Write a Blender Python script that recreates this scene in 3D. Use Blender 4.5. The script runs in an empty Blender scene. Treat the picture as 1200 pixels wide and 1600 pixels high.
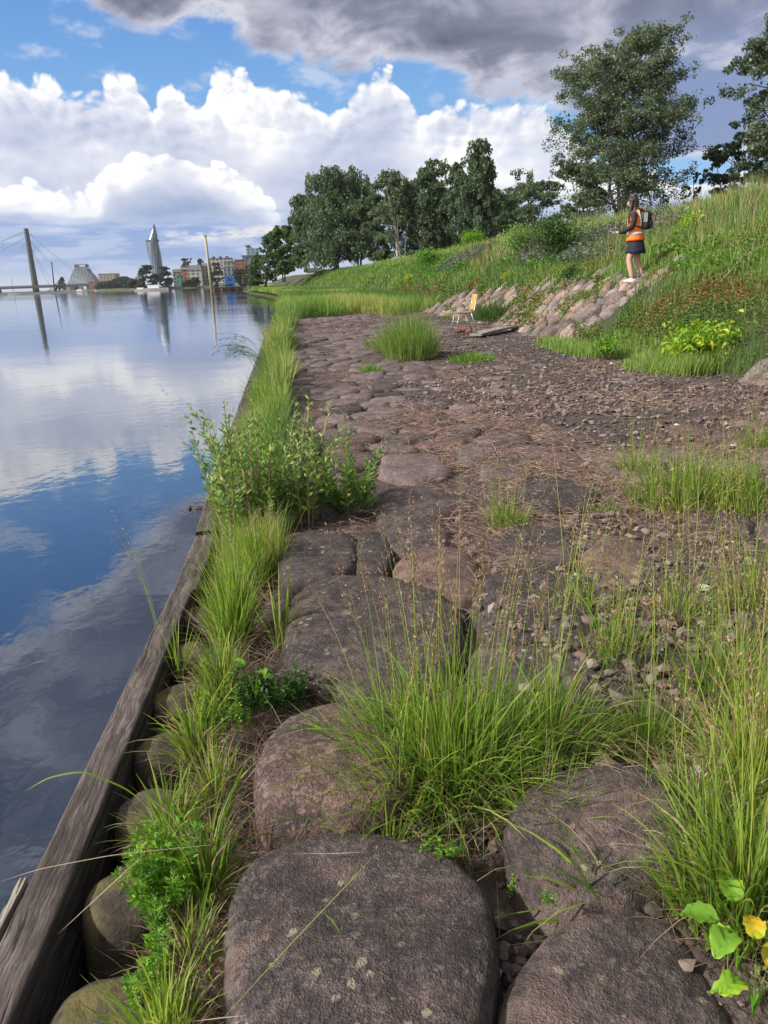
import bpy, bmesh, math, random
import numpy as np
from mathutils import Vector, Matrix
random.seed(7)
RS = np.random.RandomState(11)
S = bpy.context.scene
C = bpy.data.collections.new('scene'); S.collection.children.link(C)
R = math.radians

# ---------------------------------------------------------------- camera
F = 1155.0; H = 1.35
def nrm(v): v = np.array(v, float); return v / np.linalg.norm(v)
_Y = nrm([(455-600)/F, (800-440)/F, 1]); _s = .037
_Z = nrm([-_s, 1, -(_Y[1] - _s*_Y[0])/_Y[2]])
_X = np.cross(_Y, _Z)
if _X[0] < 0: _X = -_X
M3 = np.array([_X, _Y, _Z])
def ray(px, py): return M3 @ nrm([(px-600)/F, (800-py)/F, 1])
def at_z(px, py, z=0.):
    d = ray(px, py); t = (z-H)/d[2]; return np.array([0, 0, H]) + t*d
def at_d(px, py, yd):
    d = ray(px, py); return np.array([0, 0, H]) + d*yd/d[1]
cd = bpy.data.cameras.new('camera'); cam = bpy.data.objects.new('camera', cd); C.objects.link(cam)
cd.sensor_fit = 'VERTICAL'; cd.sensor_height = 36; cd.lens = F*36/1600
cd.clip_start = .05; cd.clip_end = 60000
mw = Matrix.Identity(4)
for i in range(3):
    mw[i][0] = M3[i, 0]; mw[i][1] = M3[i, 1]; mw[i][2] = -M3[i, 2]; mw[i][3] = (0, 0, H)[i]
cam.matrix_world = mw
S.camera = cam

# ---------------------------------------------------------------- light, exposure
SUN_EL, SUN_AZ = 36, -104          # azimuth clockwise from +Y (the quay's direction): behind left
S.view_settings.view_transform = 'Standard'; S.view_settings.look = 'None'
S.view_settings.exposure = 0.80; S.view_settings.gamma = 1
S.render.engine = 'CYCLES'
try: S.cycles.use_denoising = True
except Exception: pass
sl = bpy.data.lights.new('sun', 'SUN'); sun = bpy.data.objects.new('sun', sl); C.objects.link(sun)
sl.energy = 3.6; sl.angle = R(2.5); sl.color = (1, .93, .82)
sd = Vector((math.sin(R(SUN_AZ))*math.cos(R(SUN_EL)), math.cos(R(SUN_AZ))*math.cos(R(SUN_EL)), math.sin(R(SUN_EL))))
sun.rotation_euler = sd.to_track_quat('Z', 'Y').to_euler()

class NT:
    def __init__(s, t): s.t = t; t.nodes.clear()
    def n(s, ty, **k):
        x = s.t.nodes.new(ty)
        for a, b in k.items(): setattr(x, a, b)
        return x
    def l(s, a, b): s.t.links.new(a, b)
    def put(s, v, sock):
        if isinstance(v, bpy.types.NodeSocket): s.l(v, sock)
        else: sock.default_value = v
    def m(s, op, a, b=0., c=0., clamp=False):
        x = s.n('ShaderNodeMath', operation=op, use_clamp=clamp)
        for i, v in enumerate((a, b, c)): s.put(v, x.inputs[i])
        return x.outputs[0]
    def ss(s, v, lo, hi, a=0., b=1.):
        x = s.n('ShaderNodeMapRange', interpolation_type='SMOOTHSTEP')
        for i, q in enumerate((v, lo, hi, a, b)): s.put(q, x.inputs[i])
        return x.outputs[0]
    def lin(s, v, lo, hi, a=0., b=1.):
        x = s.n('ShaderNodeMapRange')
        for i, q in enumerate((v, lo, hi, a, b)): s.put(q, x.inputs[i])
        return x.outputs[0]
    def mix(s, f, a, b, mode='MIX'):
        x = s.n('ShaderNodeMix', data_type='RGBA', blend_type=mode)
        s.put(f, x.inputs[0])
        for v, k in ((a, 6), (b, 7)):
            if isinstance(v, tuple) and len(v) == 3: v = (*v, 1)
            s.put(v, x.inputs[k])
        return x.outputs[2]
    def noise(s, vec, scale, detail=4, rough=.5, out=0, dist=0.):
        x = s.n('ShaderNodeTexNoise'); s.l(vec, x.inputs['Vector'])
        x.inputs['Scale'].default_value = scale; x.inputs['Detail'].default_value = detail
        x.inputs['Roughness'].default_value = rough; x.inputs['Distortion'].default_value = dist
        return x.outputs[out]
    def vor(s, vec, scale, feature='F1', detail=0., rough=.5, out='Distance', rnd=1.):
        x = s.n('ShaderNodeTexVoronoi', feature=feature); s.l(vec, x.inputs['Vector'])
        x.inputs['Scale'].default_value = scale; x.inputs['Detail'].default_value = detail
        x.inputs['Roughness'].default_value = rough; x.inputs['Randomness'].default_value = rnd
        return x.outputs[out]
    def vm(s, op, a, b):
        x = s.n('ShaderNodeVectorMath', operation=op); s.put(a, x.inputs[0]); s.put(b, x.inputs[1]); return x.outputs[0]
    def comb(s, a, b, c):
        x = s.n('ShaderNodeCombineXYZ')
        for i, v in enumerate((a, b, c)): s.put(v, x.inputs[i])
        return x.outputs[0]
    def curve(s, v, pts, x0, x1, y0, y1):
        """piecewise curve: v in [x0,x1] -> value, pts in real units"""
        f = s.n('ShaderNodeFloatCurve'); c = f.mapping.curves[0]
        P = [((a-x0)/(x1-x0), (b-y0)/(y1-y0)) for a, b in pts]
        c.points[0].location = P[0]; c.points[1].location = P[-1]
        for p in P[1:-1]: c.points.new(*p)
        f.mapping.update()
        s.l(s.lin(v, x0, x1), f.inputs['Value'])
        return s.lin(f.outputs[0], 0, 1, y0, y1)

# ---------------------------------------------------------------- sky
def build_world():
    w = bpy.data.worlds.new('World'); S.world = w; w.use_nodes = True
    w.cycles.sampling_method = 'MANUAL'; w.cycles.sample_map_resolution = 256
    t = NT(w.node_tree); STR = .1
    sky = t.n('ShaderNodeTexSky', sky_type='NISHITA'); sky.sun_disc = False
    sky.sun_elevation = R(SUN_EL); sky.sun_rotation = R(SUN_AZ); sky.air_density = 1.2; sky.dust_density = .3; sky.ozone_density = 3
    g = t.n('ShaderNodeTexCoord').outputs['Generated']
    sp = t.n('ShaderNodeSeparateXYZ'); t.l(g, sp.inputs[0])
    az = t.m('MULTIPLY', t.m('ARCTAN2', sp.outputs[0], sp.outputs[1]), 180/math.pi)
    el = t.m('MULTIPLY', t.m('ARCSINE', sp.outputs[2]), 180/math.pi)
    P = t.comb(az, el, 0)
    wn = t.noise(P, .16, 3, .6, out=1)
    Pw = t.vm('ADD', P, t.vm('MULTIPLY', t.vm('SUBTRACT', wn, (.5, .5, .5)), (2.2, 2.2, 0)))
    Pw = t.vm('MULTIPLY', Pw, (1, 1.25, 1))
    def puff(v):
        a = t.vor(v, .36, 'SMOOTH_F1'); b = t.vor(v, .95); c = t.vor(v, 2.3); n = t.noise(v, 3.2, 3, .6)
        x = t.m('MULTIPLY_ADD', a, -.62, 1.)
        x = t.m('MULTIPLY_ADD', b, -.26, x)
        x = t.m('MULTIPLY_ADD', c, -.085, x)
        return t.m('MULTIPLY_ADD', n, .07, x)
    h0 = puff(Pw); h1 = puff(t.vm('ADD', Pw, (-.42, .55, 0)))
    L = t.m('SUBTRACT', h0, h1)
    hb = t.m('SUBTRACT', h0, .45)
    top = t.curve(az, [(-60, 13), (-25, 13.5), (-17.3, 13.0), (-14.5, 12.2), (-13, 11), (-11, 12.3), (-9.5, 12.5), (-8.3, 11), (-7.7, 12.4), (-6.6, 12.0), (-5.6, 10.8), (-4.6, 12.2),
                       (-2.7, 12.9), (-.5, 11.9), (2, 11.8), (3.8, 10.6), (5, 12.0), (6.9, 12.9), (8.5, 11.6), (11, 10.2), (13, 10.4), (17.7, 10.6), (19, 9.6), (21, 7.5), (25, 6), (32, 5), (60, 9)],
                  -60, 60, 0, 20)
    tt = t.m('ADD', t.m('SUBTRACT', top, el), t.m('MULTIPLY', hb, 3.4))
    tt = t.m('SUBTRACT', tt, .35)
    m1 = t.ss(tt, -.05, .55)
    # a nearer, lower cloud in front of the bank
    top2 = t.curve(az, [(-60, 3), (-22, 4.5), (-17.5, 6.2), (-15, 5.6), (-13, 6.2), (-11, 8.0), (-8, 8.1), (-5.5, 7.6), (-3, 7.0), (-1.2, 5.4), (0, 3.5), (3, 2), (60, 2)], -60, 60, 0, 12)
    t2 = t.m('ADD', t.m('SUBTRACT', top2, el), t.m('MULTIPLY', hb, 2.4))
    m2 = t.ss(t2, 0., .3)
    depth1 = t.curve(tt, [(0, 1.), (.7, .94), (2.0, .80), (4.5, .68), (7, .60), (12, .5)], 0, 12, 0, 1)
    depth2 = t.curve(t2, [(0, 1.), (1.0, .92), (2.2, .68), (3.4, .36), (6, .3), (12, .3)], 0, 12, 0, 1)
    d = t.m('ADD', t.m('MULTIPLY', depth1, t.m('SUBTRACT', 1, m2)), t.m('MULTIPLY', depth2, m2))
    big = t.noise(t.vm('MULTIPLY', P, (.7, 1.6, 1)), .16, 3, .5)
    wgt = t.m('MAXIMUM', t.ss(tt, 4.5, .3, .30, 1.15), t.m('MULTIPLY', t.ss(t2, 2.2, .2, .0, 1.1), m2))
    lum = t.m('MULTIPLY_ADD', L, wgt, t.m('ADD', d, t.m('MULTIPLY', t.m('SUBTRACT', big, .47), 1.15)))
    cr = t.n('ShaderNodeValToRGB'); t.l(lum, cr.inputs[0])
    for i, (p, c) in enumerate([(.0, (.24, .32, .52)), (.3, (.36, .43, .60)), (.55, (.50, .54, .69)), (.85, (.71, .73, .81)), (1., (.90, .90, .90))]):
        e = cr.color_ramp.elements[i] if i < 2 else cr.color_ramp.elements.new(p)
        e.position = p; e.color = (*c, 1)
    # low band of bluish haze and streaks
    Ps = t.vm('MULTIPLY', P, (.22, 1.5, 1))
    st = t.noise(Ps, .8, 4, .55)
    lowc = t.mix(t.ss(st, .42, .62), (.21, .33, .62), (.40, .49, .70))
    lowc = t.mix(t.ss(el, 2.2, .2), lowc, (.46, .54, .74))
    strk = t.m('MULTIPLY', t.ss(t.m('ABSOLUTE', t.m('SUBTRACT', el, t.m('MULTIPLY_ADD', st, 1.2, 2.7))), .8, .1),
               t.m('MULTIPLY', t.ss(az, -9.5, -8), t.ss(az, 4, 0)))
    lowc = t.mix(t.m('MULTIPLY', strk, t.ss(t.noise(t.vm('MULTIPLY', P, (1, 3, 1)), .5, 5, .6), .38, .62)), lowc, (.80, .77, .74))
    lowm = t.ss(t.m('ADD', el, t.m('MULTIPLY', st, 1.8)), 6.4, 4.4)
    cum = t.mix(t.m('MULTIPLY', lowm, .92), cr.outputs[0], lowc)
    # blue sky
    blue = t.mix(.80, t.vm('MULTIPLY', sky.outputs[0], (STR*1.1, STR*1.1, STR*1.2)), t.mix(t.ss(el, 6, 22), (.19, .42, .74), (.075, .24, .62)))
    wisps = t.ss(t.noise(t.vm('MULTIPLY', P, (.6, 1.3, 1)), .34, 5, .6), .52, .72)
    blue = t.mix(t.m('MULTIPLY', wisps, .55), blue, (.62, .66, .76))
    c1 = t.mix(m1, blue, cum)
    # dark deck overhead
    low = t.curve(az, [(-60, 26), (-30, 24), (-18, 20.5), (-13, 17.6), (-10, 15.6), (-7, 14.6), (-5, 15.6), (-3, 15.9), (-1, 14.6), (3, 13.4), (6, 12.9), (11, 12.6), (15, 11.6), (19, 10), (24, 7.5), (30, 6), (60, 8)], -60, 60, 0, 30)
    dn = t.noise(t.vm('MULTIPLY', P, (.8, 1.3, 1)), .22, 6, .58, dist=.3)
    dk = t.m('ADD', t.m('SUBTRACT', el, low), t.m('MULTIPLY', t.m('SUBTRACT', dn, .5), 7))
    m3 = t.ss(dk, -.3, 1.3)
    dn2 = t.noise(t.vm('MULTIPLY', P, (.7, 1.5, 1)), .17, 5, .55, dist=.4)
    dcol = t.n('ShaderNodeValToRGB'); t.l(t.m('MULTIPLY_ADD', t.ss(dk, 0, 3.2), -.34, t.m('ADD', dn2, .17)), dcol.inputs[0])
    for i, (p, c) in enumerate([(.12, (.105, .118, .175)), (.30, (.20, .215, .295)), (.45, (.37, .38, .47)), (.62, (.58, .58, .65))]):
        e = dcol.color_ramp.elements[i] if i < 2 else dcol.color_ramp.elements.new(p)
        e.position = p; e.color = (*c, 1)
    dkr = t.mix(t.m('MULTIPLY', t.ss(az, 17, 26), t.ss(el, 17, 11)), dcol.outputs[0], t.mix(t.ss(dn2, .5, .66), (.20, .27, .46), (.55, .56, .66)))
    c2 = t.mix(m3, c1, dkr)
    # the rest of the overcast dome (behind and overhead), brighter around the veiled sun
    dot = t.n('ShaderNodeVectorMath', operation='DOT_PRODUCT'); t.l(g, dot.inputs[0]); dot.inputs[1].default_value = sd
    gl = t.ss(dot.outputs['Value'], .1, 1., 0, 1)
    over = t.mix(gl, t.mix(dn2, (.15, .17, .24), (.36, .38, .45)), (1.1, 1.05, .95))
    far = t.m('MAXIMUM', t.ss(t.m('ABSOLUTE', az), 42, 60), t.ss(el, 34, 52))
    c3 = t.mix(far, c2, over)
    bg = t.n('ShaderNodeBackground'); bg.inputs[1].default_value = STR
    for x in w.node_tree.nodes:
        if x.bl_idname == 'ShaderNodeTexVoronoi': x.voronoi_dimensions = '2D'
        if x.bl_idname == 'ShaderNodeTexNoise': x.noise_dimensions = '2D'
    t.l(t.vm('MULTIPLY', c3, (1/STR*.675,)*3), bg.inputs[0])
    o = t.n('ShaderNodeOutputWorld'); t.l(bg.outputs[0], o.inputs[0])
build_world()

# ---------------------------------------------------------------- helpers
def link(o, parent=None, label=None, cat=None, group=None, kind=None):
    C.objects.link(o)
    if parent is not None: o.parent = parent
    for k, v in (('label', label), ('category', cat), ('group', group), ('kind', kind)):
        if v: o[k] = v
    return o
def empty(name, loc=(0, 0, 0), label=None, cat=None, group=None, rz=0):
    o = bpy.data.objects.new(name, None); o.location = [float(a) for a in loc]; o.rotation_euler = (0, 0, rz); o.empty_display_size = .1
    return link(o, None, label, cat, group)
def mesh(name, V, Fc, mat=None, smooth=True, tint=None, mi=None):
    """V (n,3); Fc int array (m,3|4) or list of such arrays"""
    V = np.asarray(V, np.float32)
    fs = Fc if isinstance(Fc, list) else [Fc]
    fs = [np.asarray(f, np.int32) for f in fs if len(f)]
    me = bpy.data.meshes.new(name)
    nl = sum(f.size for f in fs); npoly = sum(len(f) for f in fs)
    me.vertices.add(len(V)); me.vertices.foreach_set('co', V.ravel())
    me.loops.add(nl); me.loops.foreach_set('vertex_index', np.concatenate([f.ravel() for f in fs]))
    me.polygons.add(npoly)
    tot = np.concatenate([np.full(len(f), f.shape[1], np.int32) for f in fs])
    st = np.concatenate([[0], np.cumsum(tot)[:-1]]).astype(np.int32)
    me.polygons.foreach_set('loop_start', st); me.polygons.foreach_set('loop_total', tot)
    me.polygons.foreach_set('use_smooth', np.full(npoly, smooth, bool))
    for m in (mat if isinstance(mat, list) else [mat]):
        if m: me.materials.append(m)
    if mi is not None: me.polygons.foreach_set('material_index', np.asarray(mi, np.int32))
    if tint is not None:
        a = me.attributes.new('tint', 'FLOAT', 'POINT'); a.data.foreach_set('value', np.asarray(tint, np.float32))
    me.update(calc_edges=True); me.validate()
    return me
def obj(name, me, **k):
    return link(bpy.data.objects.new(name, me), **k)

def _h(ix, iy, iz, s):
    n = (ix*374761393 + iy*668265263 + iz*2147483647 + s*1274126177) & 0xFFFFFFFF
    n = ((n ^ (n >> 13))*1103515245) & 0xFFFFFFFF
    return ((n ^ (n >> 16)) & 0xFFFF)/65535.
def vnoise(P, s=0):
    P = np.asarray(P, float); i = np.floor(P).astype(np.int64); f = P-i; f = f*f*(3-2*f)
    r = 0
    for dx in (0, 1):
        for dy in (0, 1):
            for dz in (0, 1):
                w = (f[:, 0] if dx else 1-f[:, 0])*(f[:, 1] if dy else 1-f[:, 1])*(f[:, 2] if dz else 1-f[:, 2])
                r = r + w*_h(i[:, 0]+dx, i[:, 1]+dy, i[:, 2]+dz, s)
    return r
def fbm(P, o=4, s=0, g=.5):
    P = np.asarray(P, float); r = 0; a = 1; tt = 0
    for k in range(o): r = r+a*(vnoise(P*2**k+17.3*k, s+k)-.5); tt += a; a *= g
    return r/tt*2
def xyz(x, y, z=0.):
    x, y, z = np.broadcast_arrays(np.asarray(x, float), y, z); return np.stack([x, y, z], -1)
_ico = {}
def ico(k):
    if k not in _ico:
        bm = bmesh.new(); bmesh.ops.create_icosphere(bm, subdivisions=k, radius=1)
        _ico[k] = (np.array([v.co[:] for v in bm.verts]), np.array([[v.index for v in f.verts] for f in bm.faces])); bm.free()
    return _ico[k]
def grid_faces(nu, nv, wrap=False):
    a = np.arange(nu*nv).reshape(nu, nv)
    if wrap: a = np.concatenate([a, a[:, :1]], 1)
    return np.stack([a[:-1, :-1], a[:-1, 1:], a[1:, 1:], a[1:, :-1]], -1).reshape(-1, 4)
class MB:
    def __init__(s): s.v = []; s.f = []; s.n = 0; s.t = []
    def add(s, V, Fc, t=0.5):
        V = np.asarray(V, float)
        if not isinstance(Fc, list): Fc = [Fc]
        for f in Fc: s.f.append(np.asarray(f)+s.n)
        s.v.append(V); s.n += len(V); s.t.append(np.full(len(V), t) if np.isscalar(t) else t)
    def box(s, c, d, rz=0, t=.5):
        x = np.array([[-1, -1, -1], [1, -1, -1], [1, 1, -1], [-1, 1, -1], [-1, -1, 1], [1, -1, 1], [1, 1, 1], [-1, 1, 1]])*np.array(d)/2
        cz, sz = math.cos(rz), math.sin(rz)
        x = np.stack([x[:, 0]*cz-x[:, 1]*sz, x[:, 0]*sz+x[:, 1]*cz, x[:, 2]], -1)+np.array(c)
        s.add(x, np.array([[0, 3, 2, 1], [4, 5, 6, 7], [0, 1, 5, 4], [1, 2, 6, 5], [2, 3, 7, 6], [3, 0, 4, 7]]), t)
    def tube(s, pts, rad, n=8, t=.5, cap=True):
        pts = np.asarray(pts, float); rad = np.broadcast_to(rad, (len(pts),))
        T = np.gradient(pts, axis=0); T /= np.linalg.norm(T, axis=1)[:, None]+1e-9
        up = np.array([0, 0, 1.]) if abs(T[0][2]) < .9 else np.array([1., 0, 0])
        A = np.cross(T, up); A /= np.linalg.norm(A, axis=1)[:, None]+1e-9; B = np.cross(T, A)
        th = np.linspace(0, 2*math.pi, n, endpoint=False)
        V = pts[:, None]+rad[:, None, None]*(np.cos(th)[None, :, None]*A[:, None]+np.sin(th)[None, :, None]*B[:, None])
        V = V.reshape(-1, 3); Fc = [grid_faces(len(pts), n, True)]
        if cap:
            V = np.concatenate([V, pts[:1], pts[-1:]]); k = len(pts)*n
            i = np.arange(n); j = (i+1) % n
            Fc += [np.stack([np.full(n, k), j, i], -1), np.stack([np.full(n, k+1), (len(pts)-1)*n+i, (len(pts)-1)*n+j], -1)]
        s.add(V, Fc, t)
    def build(s, name, mat, smooth=True):
        q = [f for f in s.f if f.shape[1] == 4]; tr = [f for f in s.f if f.shape[1] == 3]
        fs = ([np.concatenate(q)] if q else [])+([np.concatenate(tr)] if tr else [])
        return mesh(name, np.concatenate(s.v), fs, mat, smooth, np.concatenate(s.t))

# ---------------------------------------------------------------- materials
def M(name):
    m = bpy.data.materials.new(name); m.use_nodes = True; return m, NT(m.node_tree)
def finish(t, col, rough=.8, bump=None, bstr=.5, bdist=.01, **k):
    b = t.n('ShaderNodeBsdfPrincipled'); o = t.n('ShaderNodeOutputMaterial'); t.l(b.outputs[0], o.inputs[0])
    if isinstance(col, tuple) and len(col) == 3: col = (*col, 1)
    t.put(col, b.inputs['Base Color']); t.put(rough, b.inputs['Roughness'])
    for a, v in k.items(): t.put(v, b.inputs[a.replace('_', ' ')])
    if bump is not None:
        n = t.n('ShaderNodeBump'); n.inputs['Strength'].default_value = bstr; n.inputs['Distance'].default_value = bdist
        t.l(bump, n.inputs['Height']); t.l(n.outputs[0], b.inputs['Normal'])
    return b
def ramp(t, v, stops):
    cr = t.n('ShaderNodeValToRGB'); t.l(v, cr.inputs[0])
    for i, (p, c) in enumerate(stops):
        e = cr.color_ramp.elements[i] if i < 2 else cr.color_ramp.elements.new(p)
        e.position = p; e.color = (*c, 1)
    return cr.outputs[0]
def pos(t): return t.n('ShaderNodeNewGeometry').outputs['Position']
def tintattr(t): return t.n('ShaderNodeAttribute', attribute_name='tint').outputs['Fac']

def mat_plain(name, col, rough=.6, var=.12, scale=8, **k):
    m, t = M(name); n = t.noise(pos(t), scale, 4, .6)
    c = t.mix(n, tuple(a*(1-var) for a in col), tuple(min(1, a*(1+var)) for a in col))
    finish(t, c, rough, n, .2, .003, **k); return m
def mat_stone(name, dark, mid, lite, lichen=.5, fine=1., speck=.5, bd=.006, shift=0, ov=.16):
    """granite: coarse patches of weathering film, pink feldspar speckle, lichen spots"""
    m, t = M(name); p = t.vm('ADD', pos(t), (shift, shift*.7, 0)); oi = t.n('ShaderNodeObjectInfo').outputs['Random']
    big = t.noise(p, 3.2, 6, .62, dist=.3)
    patch = t.noise(p, 14*fine, 6, .7)
    grain = t.noise(p, 110*fine, 3, .7); gr2 = t.vor(p, 190*fine)
    f = t.m('ADD', t.m('MULTIPLY', big, .55), t.m('MULTIPLY', patch, .6))
    f = t.m('ADD', f, t.m('MULTIPLY', t.m('SUBTRACT', oi, .5), ov))
    base = ramp(t, f, [(.44, dark), (.60, mid), (.76, lite)])
    sp = t.m('MULTIPLY', t.ss(grain, .50, .66), t.ss(patch, .38, .62))
    md = t.noise(p, 42*fine, 5, .75)
    base = t.mix(t.m('MULTIPLY', t.ss(md, .53, .64), .55), base, tuple(min(1, a*1.7+.01) for a in mid))
    base = t.mix(t.m('MULTIPLY', t.ss(md, .45, .36), .6), base, tuple(a*.5 for a in dark))
    base = t.mix(t.m('MULTIPLY', sp, speck), base, tuple(min(1, a*2.6+.03) for a in mid))
    base = t.mix(t.m('MULTIPLY', t.ss(gr2, .35, .1), .35), base, tuple(a*.45 for a in dark))
    cl = t.vor(t.vm('ADD', p, t.vm('MULTIPLY', t.noise(p, 60, 2, out=1), (.012,)*3)), 85*fine, out='Color'); sc_ = t.n('ShaderNodeSeparateColor'); t.l(cl, sc_.inputs[0])
    bl = t.m('MULTIPLY', t.ss(sc_.outputs[0], .72, .80), t.ss(t.noise(p, 8, 5, .7), .44, .60))
    base = t.mix(t.m('MULTIPLY', bl, .55*min(1, speck*1.6)), base, tuple(min(1, a*2.3+.05) for a in mid))
    warm = t.ss(t.noise(t.vm('ADD', p, (9, 2, 1)), 4.2, 6, .7), .52, .66)
    base = t.mix(t.m('MULTIPLY', warm, .5), base, t.mix(.55, base, (.20, .125, .095)))
    # lichen rosettes
    wv = t.vm('ADD', p, t.vm('MULTIPLY', t.vm('SUBTRACT', t.noise(p, 45, 3, out=1), (.5,)*3), (.022,)*3))
    v = t.vor(wv, 21); li = t.m('MULTIPLY', t.ss(v, .27, .19), t.ss(t.noise(p, 5.5, 3), .51, .58))
    v2 = t.vor(wv, 52); li = t.m('MAXIMUM', li, t.m('MULTIPLY', t.ss(v2, .26, .16), t.ss(t.noise(p, 7.5, 3), .60, .68)))
    base = t.mix(t.m('MULTIPLY', li, lichen), base, (.27, .235, .17))
    h = t.m('ADD', t.m('MULTIPLY', patch, .8), t.m('MULTIPLY', grain, .55))
    h = t.m('ADD', h, t.m('ADD', t.m('MULTIPLY', gr2, .25), t.m('MULTIPLY', md, .9)))
    finish(t, base, .82, h, .9, bd); return m
M_rock = mat_stone('granite_dark', (.018, .014, .016), (.050, .037, .038), (.17, .12, .112), .85, 1., .85, bd=.018)
M_rockp = mat_stone('granite_pink', (.038, .024, .024), (.100, .060, .053), (.21, .135, .112), .4, 1.1, .7, bd=.012, shift=3)
M_rockf = mat_stone('paving_granite', (.055, .041, .044), (.125, .092, .094), (.22, .168, .165), .4, .8, .4, bd=.012, shift=6)
M_slope = mat_stone('slope_granite', (.08, .057, .052), (.19, .135, .115), (.33, .25, .21), .3, .5, .3, bd=.015, shift=9, ov=.34)
M_slopeg = mat_stone('slope_granite_grey', (.075, .062, .064), (.155, .125, .125), (.27, .225, .215), .3, .5, .3, bd=.015, shift=4, ov=.34)

def mat_gravel():
    m, t = M('gravel_stone'); ti = tintattr(t); p = pos(t)
    c = ramp(t, ti, [(0, (.04, .03, .03)), (.35, (.11, .08, .078)), (.65, (.21, .155, .145)), (.94, (.33, .27, .24)), (1., (.55, .53, .50))])
    n = t.noise(p, 70, 5, .7); c = t.mix(t.m('MULTIPLY', n, .4), c, (.05, .038, .038))
    finish(t, c, .85, n, .8, .006); return m
M_gravel = mat_gravel()
def mat_soil():
    m, t = M('dark_soil'); p = pos(t); n = t.noise(p, 9, 7, .7); v = t.vor(p, 34, detail=2)
    c = ramp(t, n, [(.3, (.030, .022, .021)), (.55, (.075, .056, .052)), (.75, (.13, .098, .09))])
    c = t.mix(t.ss(t.noise(p, 60, 3), .55, .7), c, (.12, .09, .078))
    finish(t, c, .95, t.m('ADD', n, t.m('MULTIPLY', v, .5)), 1., .03); return m
M_soil = mat_soil()
def mat_turf():
    m, t = M('turf_soil'); p = pos(t); n = t.noise(p, .6, 7, .7); n2 = t.noise(p, 14, 5, .7)
    c = ramp(t, n, [(.3, (.022, .034, .012)), (.5, (.045, .06, .02)), (.7, (.07, .075, .03))])
    c = t.mix(t.m('MULTIPLY', n2, .5), c, (.04, .03, .018))
    finish(t, c, .95, n2, 1., .05); return m
M_turf = mat_turf()

def mat_wood(name, cols, sc=1., moss=0.):
    m, t = M(name); p = pos(t)
    q = t.vm('MULTIPLY', p, (26*sc, 1.3*sc, 26*sc)); wob = t.vm('MULTIPLY', t.vm('SUBTRACT', t.noise(p, 2.6, 3, out=1), (.5,)*3), (2.2, 0, 2.2))
    q = t.vm('ADD', q, wob)
    g = t.noise(q, 1.6, 7, .72); g2 = t.noise(q, 6.5, 4, .7)
    gg = t.m('ADD', t.m('MULTIPLY', g, .7), t.m('MULTIPLY', g2, .3))
    c = ramp(t, gg, [(.40, cols[0]), (.49, cols[1]), (.56, cols[2]), (.66, cols[3])])
    st = t.noise(p, 7, 5, .65); c = t.mix(t.m('MULTIPLY', t.ss(st, .5, .7), .55), c, cols[0])
    crack = t.ss(t.noise(t.vm('ADD', t.vm('MULTIPLY', p, (60, 1.1, 60)), wob), 1., 4, .65), .42, .36)
    c = t.mix(crack, c, (.008, .006, .005))
    if moss: c = t.mix(t.m('MULTIPLY', t.ss(t.noise(p, 9, 6, .7), .56, .66), moss), c, (.09, .085, .02))
    h = t.m('SUBTRACT', gg, t.m('MULTIPLY', crack, .6))
    finish(t, c, .88, h, 1., .012); return m
M_timber = mat_wood('weathered_timber', [(.026, .020, .019), (.066, .052, .049), (.12, .097, .092), (.20, .165, .155)])
def mat_pile():
    m, t = M('mossy_log'); p = pos(t); tc = t.n('ShaderNodeTexCoord').outputs['Object']
    r = t.n('ShaderNodeVectorMath', operation='LENGTH'); t.l(t.vm('MULTIPLY', tc, (1, 1, 0)), r.inputs[0])
    ring = t.noise(t.comb(r.outputs['Value'], 0, 0), 70, 4, .6)
    n = t.noise(p, 11, 6, .7); f = t.noise(p, 60, 4, .7)
    c = ramp(t, t.m('ADD', t.m('MULTIPLY', n, .75), t.m('MULTIPLY', ring, .25)), [(.34, (.018, .014, .011)), (.5, (.048, .038, .028)), (.66, (.085, .068, .05))])
    c = t.mix(t.m('MULTIPLY', t.ss(t.noise(p, 6.5, 6, .7), .47, .62), .7), c, (.115, .10, .03))
    c = t.mix(t.ss(t.noise(p, 16, 4, .7), .66, .72), c, (.13, .075, .02))
    finish(t, c, .9, t.m('ADD', n, t.m('MULTIPLY', f, .5)), 1., .012); return m
M_pile = mat_pile()
def mat_grey(): 
    return mat_wood('grey_board', [(.12, .11, .10), (.22, .2, .185), (.33, .31, .28), (.45, .43, .4)])
M_board = mat_grey()

def mat_veg(name, stops, trans=.4, rough=.5):
    m, t = M(name); ti = tintattr(t); c = ramp(t, ti, stops)
    n = t.noise(pos(t), 3., 3, .6); c = t.mix(.35, c, t.mix(n, (.6, .6, .6), (1.4, 1.4, 1.25)), 'MULTIPLY')
    d = t.n('ShaderNodeBsdfPrincipled'); t.l(c, d.inputs['Base Color']); d.inputs['Roughness'].default_value = rough
    d.inputs['Specular IOR Level'].default_value = .35
    tr = t.n('ShaderNodeBsdfTranslucent'); t.l(t.mix(1., c, (1.25, 1.3, .55), 'MULTIPLY'), tr.inputs[0])
    mx = t.n('ShaderNodeMixShader'); mx.inputs[0].default_value = trans
    t.l(d.outputs[0], mx.inputs[1]); t.l(tr.outputs[0], mx.inputs[2])
    o = t.n('ShaderNodeOutputMaterial'); t.l(mx.outputs[0], o.inputs[0]); return m
G_grass = mat_veg('fresh_grass', [(0, (.075, .15, .03)), (.35, (.16, .28, .045)), (.65, (.27, .39, .065)), (.85, (.38, .42, .10)), (1, (.46, .36, .18))], .45)
G_straw = mat_veg('dry_grass', [(0, (.11, .07, .05)), (.4, (.27, .18, .135)), (.75, (.42, .31, .23)), (1, (.54, .44, .33))], .2)
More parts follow.
